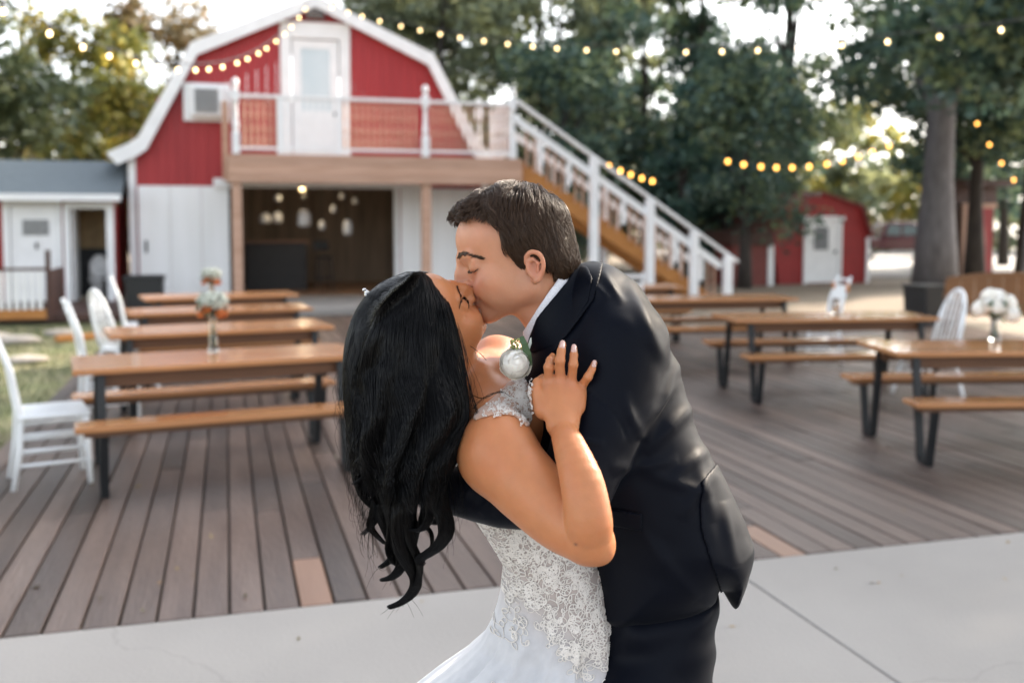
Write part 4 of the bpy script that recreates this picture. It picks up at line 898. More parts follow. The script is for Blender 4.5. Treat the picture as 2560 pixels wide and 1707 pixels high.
def skinmat(name, rough=.42, var=.1):
    m = bpy.data.materials.new(name); m.use_nodes = True; n = m.node_tree; b = n.nodes['Principled BSDF']
    at_ = n.nodes.new('ShaderNodeAttribute'); at_.attribute_name = 'pigment'; no = n.nodes.new('ShaderNodeTexNoise'); no.inputs['Scale'].default_value = 45; no.inputs['Detail'].default_value = 6
    tc = n.nodes.new('ShaderNodeTexCoord'); n.links.new(tc.outputs['Object'], no.inputs['Vector'])
    n3 = n.nodes.new('ShaderNodeTexNoise'); n3.inputs['Scale'].default_value = 17; n3.inputs['Detail'].default_value = 4; n.links.new(tc.outputs['Object'], n3.inputs['Vector']); bl = n.nodes.new('ShaderNodeMapRange'); bl.inputs[1].default_value = .42; bl.inputs[2].default_value = .7; bl.inputs[3].default_value = 0; bl.inputs[4].default_value = .45; n.links.new(n3.outputs[0], bl.inputs[0])
    rd = n.nodes.new('ShaderNodeMix'); rd.data_type = 'RGBA'; rd.blend_type = 'MULTIPLY'; rd.inputs[7].default_value = (1, .8, .74, 1); n.links.new(bl.outputs[0], rd.inputs[0]); n.links.new(at_.outputs['Color'], rd.inputs[6])
    mr = n.nodes.new('ShaderNodeMapRange'); mr.inputs[3].default_value = 1-var; mr.inputs[4].default_value = 1+var; n.links.new(no.outputs[0], mr.inputs[0])
    vm = n.nodes.new('ShaderNodeVectorMath'); vm.operation = 'SCALE'; n.links.new(rd.outputs[2], vm.inputs[0]); n.links.new(mr.outputs[0], vm.inputs['Scale']); n.links.new(vm.outputs[0], b.inputs['Base Color'])
    b.inputs['Roughness'].default_value = rough; b.inputs['Specular IOR Level'].default_value = .4
    b.inputs['Subsurface Weight'].default_value = .35; b.inputs['Subsurface Radius'].default_value = (1, .35, .18); b.inputs['Subsurface Scale'].default_value = .008
    n2 = n.nodes.new('ShaderNodeTexNoise'); n2.inputs['Scale'].default_value = 300; n2.inputs['Detail'].default_value = 3; n.links.new(tc.outputs['Object'], n2.inputs['Vector'])
    bp = n.nodes.new('ShaderNodeBump'); bp.inputs['Strength'].default_value = .28; bp.inputs['Distance'].default_value = .001; n.links.new(n2.outputs[0], bp.inputs['Height']); n.links.new(bp.outputs[0], b.inputs['Normal'])
    return m
def hairmat(name, col, rough=.38, spec=.3):
    m = bpy.data.materials.new(name); m.use_nodes = True; n = m.node_tree; b = n.nodes['Principled BSDF']
    hi = n.nodes.new('ShaderNodeHairInfo'); mr = n.nodes.new('ShaderNodeMapRange'); mr.inputs[3].default_value = .55; mr.inputs[4].default_value = 1.5; n.links.new(hi.outputs['Random'], mr.inputs[0])
    vm = n.nodes.new('ShaderNodeVectorMath'); vm.operation = 'SCALE'; vm.inputs[0].default_value = col; n.links.new(mr.outputs[0], vm.inputs['Scale']); n.links.new(vm.outputs[0], b.inputs['Base Color'])
    b.inputs['Roughness'].default_value = rough; b.inputs['Specular IOR Level'].default_value = spec; return m
SKIN = skinmat('skin', .46, .13); BROWNH = hairmat('brown_hair', (.042, .0225, .012), .38, .25); BLACKH = hairmat('black_hair', (.0018, .0018, .002), .25, .13)
M['hairbase_b'] = mat('brown_hair_base', (.009, .005, .0035), .9, spec=.1); M['hairbase_k'] = mat('black_hair_base', (.0025, .0025, .003), .8, spec=.06)
def person(label, base):
    p = EY+0; return empty('person', label, 'person', base, 0, None)
def blend(c, col, wgt): return c*(1-wgt[:, None])+np.array(col)*wgt[:, None]
def gau(P, c, r): return np.exp(-(((P-np.array(c))/np.array(r))**2).sum(1))

# ================================================================== groom
gpos = to_world(cp(1500, 1500, 1.78)[None])[0]; gpos[2] = 0
groom = person('man in navy suit bending down to kiss, white rose on his lapel', tuple(gpos))
class Head:
    """head frame in mm: x forward, y left, z up"""
    def __init__(s, org, fwd, up, sc=1.0):
        s.o = np.array(org); f = np.array(fwd, float); f /= np.linalg.norm(f); u = np.array(up, float); u -= f*(u@f); u /= np.linalg.norm(u); s.A = np.stack([f, np.cross(u, f), u], 1); s.s = sc*.001
    def __call__(s, x, y, z): return s.o+s.A @ (np.array([x, y, z])*s.s)
    def inv(s, P): return ((P-s.o) @ s.A)/s.s
def rotz(a, b=0, c=0): return np.array(Euler((R(a), R(b), R(c))).to_matrix())
def sculpt_head(F, H, fem=0):
    """skull, brow, nose, lips, lids, jaw and ears blended into one field"""
    q = H.s; A = H.A
    e = lambda c, r, k=8, rot=None, op='add': F.ell(H(*c), np.array(r)*q, k*q, A if rot is None else A @ rot, op)
    cn = lambda a, b, ra, rb, k=8, op='add', flat=None: F.cone(H(*a), H(*b), ra*q, rb*q, k*q, op, None if flat is None else (A @ np.array(flat[0], float), flat[1]))
    e((12, 0, 62-2*fem), (96-4*fem, 75, 79-5*fem), 10)
    e((48, 0, 80-6*fem), (58-4*fem, 60, 50-5*fem), 14)
    e((42, 0, 18), (58, 64, 58), 18)
    cn((74, 0, 40), (84, 0, -40), 27, 23, 14)
    for s in (-1, 1):
        cn((103, s*6, 57), (92, s*38, 54), 11-3*fem, 9, 9)
        e((70, s*42, 3), (27, 21, 23), 14)                                   # cheek
        e((88, s*28, -7), (20, 19, 17), 12)                                   # smiling cheek apple
        cn((2, s*58, 4), (12, s*(54-6*fem), -34), 14, 14-2*fem, 12)           # ramus
        cn((12, s*(54-6*fem), -36), (90, s*14, -54), 15-3*fem, 13-2*fem, 16)
        e((24, s*48, -18), (36, 17, 34), 18)  # jaw line
    e((56, 0, -36), (50, 44, 26), 16)
    for s in (-1, 1): e((64, s*40, -16), (34, 19, 30), 16)
    e((98, 0, -54), (12.5-1.5*fem, 17, 13), 9)
    e((105, 0, -15), (9, 22, 15), 8)
    # eyes: socket, eyeball under lowered lid
    for s in (-1, 1):
        e((117, s*36, 37), (15, 14, 11), 9, op='sub')
        e((88, s*33, 32), (14, 17.5, 13), 3)
        cn((101, s*22, 32), (100.5, s*32, 27.5), 1.2, 1.3, 1.8, 'sub'); cn((100.5, s*32, 27.5), (92, s*45, 27.5), 1.3, 1.1, 1.8, 'sub')
        cn((100, s*18, 45), (90, s*46, 42), 4, 4, 7)                          # upper lid fold
        cn((97, s*20, 20), (88, s*44, 18), 3, 3, 7)                           # lower lid bag
    # nose
    cn((108, 0, 54), (119, 0, 30), 8.5, 9, 8); cn((119, 0, 30), (126-2*fem, 0, 15), 9, 10-1.5*fem, 6); cn((106, 0, 26), (112, 0, 8), 13, 13, 8); e((125-2*fem, 0, 12), (10, 10, 8), 5)
    for s in (-1, 1):
        e((113, s*13, 7), (11, 6.5, 8), 4); cn((112, s*16, 12), (104, s*18, 1), 2, 2, 4)
        e((116, s*6, 1), (4, 3, 3), 2, op='sub')
        cn((107, s*20, -2), (99, s*31, -22), 1.2, .8, 7, 'sub')              # smile fold
    # lips
    e((106.5, 0, -20.5), (8.5, 20, 5.5), 4); e((105.5, 0, -32), (8.5, 17, 6), 4)
    for s in (-1, 1): cn((113, 0, -26.5), (100, s*25, -24.5), 1.0, 1.3, 1.6, 'sub')
    e((108, 0, -42), (5, 14, 4), 6, op='sub')
    # ears
    for s in (-1, 1):
        rot = rotz(0, -14, s*18); e((-3, s*76, 0), (17, 5.5, 25), 5, rot); e((0, s*83, -1), (8, 5, 13), 4, rot, op='sub')
        rim = [(-1, 76, 14), (-5, 80, 26), (-15, 84, 30), (-26, 86, 23), (-29, 86, 10), (-25, 84, -4), (-17, 80, -14), (-9, 77, -19), (-4, 74, -15)]
        F.chain([H(x, s*y, z) for x, y, z in catmull(np.array(rim)+[11, 0, -5], 30)], [v*q for v in np.interp(np.linspace(0, 8, 30), range(9), [3, 3.4, 3.4, 3.4, 3.2, 3, 3.6, 4.6, 3])], 3*q)
        F.chain([H(x, s*y, z) for x, y, z in [(7, 78, 11), (-3, 82, 13), (-9, 83, 3), (-4, 81, -9)]], [2.6*q]*4, 3*q)
        e((11, s*74, -3), (4, 4, 6), 3)
TILT, TURN = R(19), R(5)
f0 = np.array([-math.cos(TILT), -math.sin(TILT), 0]); u0 = np.array([-math.sin(TILT), math.cos(TILT), 0])
GH = Head(cp(1214.6, 617.4, 1.775), f0*math.cos(TURN)+np.array([0, 0, 1])*math.sin(TURN), u0, 1.0)
def build_groom_body():
    F = Field(cp(1010, 900, 1.9), cp(1400, 400, 1.64), .0018)
    sculpt_head(F, GH)
    F.cone(GH(-12, 0, -12), GH(-20, 0, -135), .052, .060, .02)
    F.cone(GH(40, 18, -50), GH(0, 24, -120), .016, .02, .02); F.ell(GH(24, 0, -78), (.016, .016, .016), .012, GH.A)
    V, fc = F.mesh()
    def cols(V):
        P = GH.inv(V); ay = np.abs(P[:, 1])*np.array([1]); Q = np.stack([P[:, 0], ay, P[:, 2]], 1); c = np.tile(np.array([.5, .235, .13]), (len(V), 1))
        c = blend(c, (.56, .29, .19), np.clip((P[:, 2]-60)/50, 0, 1)*.6)
        c = blend(c, (.5, .17, .105), .55*gau(Q, (95, 34, 4), (26, 22, 18))); c = blend(c, (.46, .18, .13), .5*gau(Q, (122, 0, 14), (14, 12, 12)))
        c = blend(c, (.47, .17, .11), .6*gau(Q, (-3, 82, 0), (22, 12, 30)))
        beard = np.clip(gau(Q, (80, 30, -52), (52, 40, 26))+.8*gau(Q, (104, 8, -14), (12, 20, 9))+.7*gau(Q, (20, 60, -22), (22, 30, 32)), 0, 1)*(P[:, 2] < 8)
        c = blend(c, (.31, .165, .105), .5*beard)
        lip = np.clip(gau(Q, (110, 0, -21), (9, 21, 4.5))+gau(Q, (109, 0, -32), (9, 19, 5.5)), 0, 1)*(P[:, 0] > 96); c = blend(c, (.42, .13, .11), .75*lip)
        c = blend(c, (.2, .09, .06), .7*gau(Q, (98, 35, 27.2), (9, 14, 1.7))); return c
    return skin('body', V, fc, SKIN, groom, cols), F
gbody, GF = build_groom_body()
def surf_push(F, P, off, it=4):
    for _ in range(it): P = P-F.grad(P)*(F.at(P)-off)[:, None]
    return P
def hairline_x(z): return np.interp(z, [-60, -42, -20, 6, 9, 20, 46, 77, 100, 109, 114, 121, 130], [-26, -26, -31, -28, 22, 30, 36, 33, 30, 30, 48, 78, 97])
def groom_hair():
    # solid under-layer hugging the scalp
    F = Field(cp(1010, 800, 1.9), cp(1400, 370, 1.64), .0025); q = .001; A = GH.A
    F.ell(GH(10, 0, 63), np.array((102, 82, 86))*q, 0, A); F.ell(GH(-30, 0, 5), np.array((56, 70, 60))*q, .02, A); F.ell(GH(52, 0, 100), np.array((56, 58, 40))*q, .02, A)
    F0 = Field.__new__(Field); F0.__dict__.update(F.__dict__); F0.f = F.f.copy()
    g = np.meshgrid(*F.ax, indexing='ij'); P = GH.inv(np.stack([x.ravel() for x in g], 1)); 
    cut = np.maximum(P[:, 0]-hairline_x(P[:, 2]), (-(P[:, 2]+52))).reshape(F.f.shape)*.001*.8
    ear = np.sqrt(((P[:, 0]+2)/1.0)**2+((P[:, 2]+1)/1.35)**2).reshape(F.f.shape)*.001-.021
    F.f = -smin(-F.f, -cut.astype(np.float32), .006); F.f = np.maximum(F.f, -ear).astype(np.float32)
    V, fc = F.mesh(); base = skin('hair', V, fc, 'hairbase_b', groom)
    g = np.random.default_rng(11); N = 17000; ix = g.choice(len(V), N*2); P = V[ix]; H_ = GH.inv(P); n0 = F0.grad(P); nh = n0 @ GH.A
    ok = (H_[:, 1] > -45) & (F0.at(P) > -.012) & (F0.at(P) < .004); P, H_, nh, n0 = P[ok][:N], H_[ok][:N], nh[ok][:N], n0[ok][:N]; N = len(P)
    z, xx, yy = H_[:, 2], H_[:, 0], H_[:, 1]; top = np.clip((z-92)/36, 0, 1)[:, None]; front = np.clip((xx-10)/70, 0, 1)[:, None]; sg = np.where(yy > -10, 1., -.7)
    clump = np.stack([vnoise(H_, .06, s_) for s_ in (1, 2, 3)], 1)
    side = np.stack([-.28+.25*clump[:, 0], .1*sg, -1+0*z], 1); tp = np.stack([.35+.15*front[:, 0], .75*sg*(1-.25*front[:, 0]), .35*front[:, 0]], 1)+.35*clump
    t = side*(1-top)+tp*top+g.normal(size=(N, 3))*.11
    L = ((27+16*g.random(N))*(1-top[:, 0])+(44+20*g.random(N))*top[:, 0])*(1-.62*np.minimum(1, 1.6*front[:, 0])*top[:, 0])
    L = np.where(z < 10, 20+12*g.random(N), L); lift0 = ((5.5+5*g.random(N))*(1-top[:, 0])+(8+9*g.random(N)+5*clump[:, 1])*top[:, 0])*.001
    ph = H_[:, 0]*.09+H_[:, 2]*.05+clump[:, 2]*2; K = 9; paths = np.zeros((K, N, 3)); X = P.copy(); hv = F0.at(P)
    for i in range(K):
        q_ = i/(K-1); tgt = np.minimum(hv+lift0*np.sin(min(1, q_*1.5)*1.571), .02); X = X-F0.grad(X)*(F0.at(X)-tgt)[:, None]; paths[i] = X
        n_ = F0.grad(X) @ GH.A; d_ = t+np.stack([.38*np.sin(q_*4+ph), .1*np.cos(q_*5+ph*2), -.9*q_*top[:, 0]*(1-np.minimum(1, 1.8*front[:, 0]))], 1); d_ = d_-n_*(d_*n_).sum(1)[:, None]; d_ /= np.linalg.norm(d_, axis=1)[:, None]+1e-9
        X = X+(d_ @ GH.A.T)*(L/(K-1)*.001)[:, None]
    key = np.floor(H_/np.array([7, 9, 7])+.35*clump); key = (key[:, 0]*73856093+key[:, 1]*19349663+key[:, 2]*83492791).astype(np.int64); _, inv = np.unique(key, return_inverse=True); cnt = np.bincount(inv)[:, None]
    for i in range(K):
        mean = np.stack([np.bincount(inv, paths[i][:, j]) for j in range(3)], 1)/cnt; paths[i] += (mean[inv]-paths[i])*.62*(i/(K-1))**1.3*(cnt[inv] > 1)
    out = [paths[:, i] for i in range(N)]
    strands('hair_strands', out, BROWNH, base, .00042, .00015)
    # eyebrow and lashes
    br = []
    for s in (1, -1):
        for i in range(170):
            u = g.random(); c = catmull([(111, s*10, 58), (106, s*22, 61), (97, s*36, 58), (84, s*50, 48), (76, s*55, 42)], 50)[int(u*49)]; c = c+np.array([1.5, 0, 0])+g.normal(size=3)*np.array([.5, .8, 1.7*(1-.6*u)])
            t = np.array([-.5, s*.75, .35-.5*u])+g.normal(size=3)*.15; L = 7+3*g.random(); P_ = np.array([GH(*(c+t*L*k/3)) for k in range(4)]); br.append(surf_push(GF, P_, .0012, 3))
    strands('eyebrow', br, BROWNH, groom, .0005, .0002)
    la = []
    for s in (1, -1):
        for i in range(40):
            u = i/39; c = catmull([(102, s*22, 32), (101.5, s*32, 27.5), (93, s*45, 27), (88, s*50, 28.5)], 40)[i]; t = np.array([.9, s*.35*u, -.75+.15*g.normal()])
            la.append(np.array([GH(*(c+t*5*k/3+np.array([0, 0, .25*k*k]))) for k in range(4)]))
    strands('eyelashes', la, BROWNH, groom, .00035, .00015)
    return base
groom_hair()
# ------------------------------------------------------------------ suit
def clothmat(name, col, rough=.55, sheen=.3, weave=900, bump=.1):
    m = mat(name, col, rough, tuple(x*.8 for x in col), 300, amt=.6, spec=.08); n = m.node_tree; b = n.nodes['Principled BSDF']
    b.inputs['Sheen Weight'].default_value = sheen; b.inputs['Sheen Roughness'].default_value = .4
    tc = n.nodes.new('ShaderNodeTexCoord'); wv = n.nodes.new('ShaderNodeTexNoise'); wv.inputs['Scale'].default_value = weave; n.links.new(tc.outputs['Object'], wv.inputs['Vector'])
    bp = n.nodes.new('ShaderNodeBump'); bp.inputs['Strength'].default_value = bump; bp.inputs['Distance'].default_value = .0008; n.links.new(wv.outputs[0], bp.inputs['Height']); n.links.new(bp.outputs[0], b.inputs['Normal']); return m
NAVY = clothmat('navy_wool', (.0018, .0028, .0065), .5, .025); SHIRT = clothmat('white_shirt', (.72, .72, .75), .7, .1); NAVY2 = clothmat('navy_lapel', (.0018, .0028, .006), .45, .02)
def fold(X, Y, x0, y0, x1, y1, wid, amp, asym=.35):
    """height of one cloth fold running from (x0,y0) to (x1,y1) on the sight plane"""
    dx, dy = x1-x0, y1-y0; L = math.hypot(dx, dy); u = ((X-x0)*dx+(Y-y0)*dy)/L/L; v = ((X-x0)*-dy+(Y-y0)*dx)/L+.12*L*(u-.5)**2
    return amp*np.exp(-(v/wid)**2)*np.clip(1-np.abs(u-.5)*2, 0, 1)**.6
def px_of(V): d = -V[:, 2]; return V[:, 0]/d*FP+1176, 651.8-V[:, 1]/d*FP
JACK = [(1318, 622), (1340, 607), (1370, 603), (1400, 606), (1436, 628), (1470, 658), (1498, 702), (1523, 758), (1544, 816), (1572, 892), (1598, 982), (1626, 1032), (1653, 1082), (1686, 1156), (1714, 1224), (1724, 1240), (1722, 1280), (1704, 1330), (1688, 1372), (1682, 1384), (1681, 1388), (1679, 1386), (1672, 1376), (1652, 1340), (1646, 1342),
        (1640, 1372), (1580, 1408), (1500, 1430), (1366, 1436), (1362, 1300), (1352, 1200), (1300, 1130), (1225, 1040), (1197, 960), (1196, 890), (1208, 820), (1216, 770), (1250, 715), (1285, 668)]
def build_jacket():
    F = Field(cp(1000, 1480, 1.98), (.47, .08, -1.42), .0042)
    pillow(F, JACK, 1.78, .115, .125, .0, sm=1, tfun=lambda X, Y: .125+.02*np.clip((-.2-Y)/.25, 0, 1))
    # near shoulder, upper arm and forearm wrapped round her back
    sh, elb, wr = cp(1425, 800, 1.69), cp(1318, 1118, 1.61), cp(1020, 1120, 1.68)
    F.ell(cp(1424, 785, 1.72), (.078, .08, .068), .025)
    F.tube([sh, cp(1385, 960, 1.66), elb], [.078, .072, .062], .02); F.tube([elb, cp(1180, 1150, 1.645), wr], [.054, .046, .040], .02)
    F.cone(cp(1440, 780, 1.90), cp(1330, 900, 1.96), .06, .06, .02)                          # far shoulder
    return F
JF = build_jacket()
def jacket_disp(V):
    X, Y = px_of(V); n = JF.grad(V); h = 0
    for a in [(1500, 640, 1575, 830, 16, .006), (1530, 700, 1600, 940, 14, .006), (1440, 640, 1530, 850, 15, .005), (1570, 800, 1470, 1010, 17, .008), (1560, 870, 1440, 1010, 13, .005), (1600, 920, 1480, 1040, 16, .007), (1640, 1020, 1540, 1100, 14, .004),
              (1640, 1080, 1560, 1190, 16, .005), (1590, 1010, 1640, 1200, 14, .003), (1430, 900, 1470, 1010, 12, .004), (1470, 1080, 1640, 1140, 14, .004), (1400, 1080, 1560, 1060, 14, .004), (1380, 620, 1430, 700, 10, .005), (1350, 640, 1400, 690, 8, .003),
              (1230, 1110, 1130, 1180, 9, .005), (1160, 1100, 1100, 1180, 8, .004), (1090, 1100, 1050, 1170, 8, .003), (1280, 1000, 1390, 1020, 10, .004), (1260, 1040, 1370, 1090, 12, .004), (1240, 930, 1330, 940, 9, .003), (1660, 1150, 1690, 1300, 14, .005), (1450, 1200, 1600, 1380, 18, .004)]:
        h = h+1.25*fold(X, Y, *a)
    q = np.stack([V[:, 0]*9-V[:, 1]*5, V[:, 1]*14+V[:, 0]*9, V[:, 2]*10], 1); h = h+.0022*vnoise(q, 1.0, 5)+.0009*vnoise(q, 2.7, 6)
    # arm-hole seam and back vent crease
    X2, Y2 = X, Y
    for P in ([(1310, 890), (1340, 895), (1395, 930), (1428, 975), (1438, 1000)], [(1310, 945), (1330, 930)], ):
        P = catmull(P, 24); d = np.min([np.hypot(X-p[0], Y-p[1]) for p in P], 0); h = h-.0028*np.exp(-(d/3.2)**2)
    return V+n*((h-.0015)*(V[:, 2] > -1.84))[:, None]
V, fc = JF.mesh(); jacket = skin('jacket', V, fc, NAVY, groom, disp=jacket_disp, relax=2)
def layer(name, F, poly, d, lift, m, parent, sm=0, relax=2, disp=None, side=1):
    G = stencil(F, poly, d, lift, side, sm); V, fc = G.mesh(); return skin(name, V, fc, m, parent, relax=relax, disp=disp)
def fine(F, lo, hi, vox=.0022):
    """resample a field on a finer grid"""
    G = Field(lo, hi, vox); g = np.stack([x.ravel() for x in np.meshgrid(*G.ax, indexing='ij')], 1); o = np.concatenate([F.at(g[i:i+400000]) for i in range(0, len(g), 400000)]); G.f = o.reshape(G.f.shape).astype(np.float32); return G
JL = fine(JF, cp(1150, 960, 1.86), cp(1480, 570, 1.5))
layer('lapel', JL, [(1312, 612), (1350, 608), (1362, 640), (1352, 690), (1316, 742), (1278, 800), (1254, 830), (1262, 842), (1240, 868), (1215, 930), (1192, 960), (1185, 900), (1200, 800), (1222, 765), (1262, 700), (1290, 655)], 1.80, .006, NAVY2, jacket, relax=6, disp=jacket_disp)
JL.tube([GH(-18, 0, -40), GH(-22, 0, -95), GH(-27, 0, -150)], [.066, .0765, .088], .012)
layer('collar', JL, [(1303, 645), (1262, 694), (1232, 731), (1215, 775), (1208, 800), (1222, 812), (1262, 800), (1268, 800), (1282, 796), (1318, 750), (1362, 690), (1378, 640), (1386, 604), (1352, 596), (1325, 606)], 1.80, .004, NAVY2, jacket, relax=6)
# pocket flap and vent tail
JP = fine(JF, cp(1350, 1300, 1.75), cp(1500, 1130, 1.5), .003)
layer('pocket_flap', JP, [(1398, 1168), (1480, 1180), (1484, 1212), (1478, 1220), (1398, 1206)], 1.70, .004, NAVY, jacket)
JT = fine(JF, (.26, -.66, -1.9), (.47, -.27, -1.55), .003)
layer('vent_tail', JT, [(1604, 1108), (1662, 1050), (1720, 1150), (1760, 1230), (1760, 1300), (1700, 1420), (1660, 1375), (1640, 1310), (1612, 1220)], 1.80, .0035, NAVY, jacket, relax=1, disp=jacket_disp)
k = MB()
for i in range(3):
    p = to_world(cp(1062+i*16, 1172+i*5, 1.655)[None])[0]-wloc(jacket); k.blob(tuple(p), .0065, seed=i, rough=.02)
k.build('cuff_button', 'plastic', jacket, smooth=True)
# shirt collar standing round the neck
def build_shirt():
    F = Field(cp(1150, 900, 1.9), cp(1420, 560, 1.60), .0022)
    a, b = GH(-22, 0, -78), GH(-27, 0, -150); F.cone(GH(-18, 0, -40), b, .060, .080, 0)
    F = stencil(F, [(1289, 630), (1240, 700), (1201, 762), (1205, 860), (1340, 780), (1330, 620)], 1.82, .004)
    V, fc = F.mesh(); return skin('shirt_collar', V, fc, SHIRT, groom, relax=1)
build_shirt()
# trousers and shoes down to the slab
def build_trousers():
    F = Field(cp(1330, 2900, 1.98), cp(1720, 1340, 1.60), .007)
    pillow(F, [(1372, 1330), (1640, 1330), (1652, 1380), (1640, 1450), (1632, 1568), (1622, 1700), (1560, 1760), (1430, 1760), (1380, 1640), (1376, 1568), (1371, 1450)], 1.78, .1, .115, 0)
    F.chain([cp(1455, 1640, 1.72), cp(1440, 2080, 1.69), cp(1450, 2590, 1.72)], [.1, .075, .058], .04); F.chain([cp(1545, 1640, 1.84), cp(1560, 2080, 1.88), cp(1600, 2560, 1.93)], [.095, .074, .058], .04)
    def dsp(V):
        X, Y = px_of(V); return V+F.grad(V)*(.004*np.sin(Y*.05+X*.02)*np.exp(-((Y-1480)/60)**2)+.003*vnoise(np.stack([V[:, 0]*10, V[:, 1]*6, V[:, 2]*10], 1), 1, 9))[:, None]
    V, fc = F.mesh(); return skin('trousers', V, fc, NAVY, groom, relax=2, disp=dsp)
build_trousers()
for px_, d_ in ((1430, 1.72), (1575, 1.93)):
    p = to_world(cp(px_, 2600, d_)[None])[0]; k = MB()
    for j in range(3): k.blob((p[0]-.055*j*.96, p[1]+.02*j, .045-.008*j), .055-.004*j, (1.3, .85, .8), seed=j, rough=.02)
    k.b2(p[0]-.2, p[0]+.05, p[1]-.04, p[1]+.06, 0, .012)
    s_ = k.build('shoe', 'plastic', smooth=True); s_.parent = groom; s_.location = -Vector(wloc(groom))
# white ranunculus pinned to the lapel
bt = empty('boutonniere', 'white ranunculus boutonniere with green leaf pinned on navy lapel', 'boutonniere', tuple(to_world(cp(1184, 835, 1.66)[None])[0]))
k = MB(); tc_ = Vector(CAMROT @ Vector((-.25, .15, 1))); k.tint = .6; ranunculus(k, Vector((0, 0, 0)), .0245, random.Random(4), CAMROT @ Vector((.15, .3, 1)))
k.build('bloom', 'ivory', bt, smooth=True)
def ribbonleaf(pts, w_, name, m):
    k = MB(); P = [Vector(to_world(cp(*p)[None])[0])-Vector(bt.location) for p in pts]; cd = CAMROT @ Vector((1, .2, .35))
    V = []; n_ = len(P)
    for i, p in enumerate(P): q = w_[i]; V += [p-cd*q, p+cd*q+Vector((0, 0, .001)), p+CAMROT @ Vector((0, 0, -.0015))]
    k.add(V, [(i*3, i*3+1, i*3+4, i*3+3) for i in range(n_-1)]+[(i*3+1, i*3+2, i*3+5, i*3+4) for i in range(n_-1)]+[(i*3+2, i*3, i*3+3, i*3+5) for i in range(n_-1)]); return k.build(name, m, bt)
ribbonleaf([(1219, 840, 1.655), (1212, 815, 1.65), (1204, 790, 1.65), (1198, 773, 1.655)], [.003, .006, .0052, .0035], 'leaf', 'stem'); ribbonleaf([(1212, 810, 1.66), (1217, 790, 1.66), (1219, 776, 1.662)], [.002, .003, .001], 'grey_leaf', 'gyp')
k = MB(); rb = random.Random(9)
for j in range(26):
    p = Vector(to_world(cp(rb.uniform(1174, 1200), rb.uniform(778, 802), 1.66+rb.uniform(-.01, .01))[None])[0])-Vector(bt.location); k.tint = rb.random(); k.blob(tuple(p), rb.uniform(.0015, .003), seed=j, n=5, m=4)
k.build('filler_sprig', 'sprig', bt)
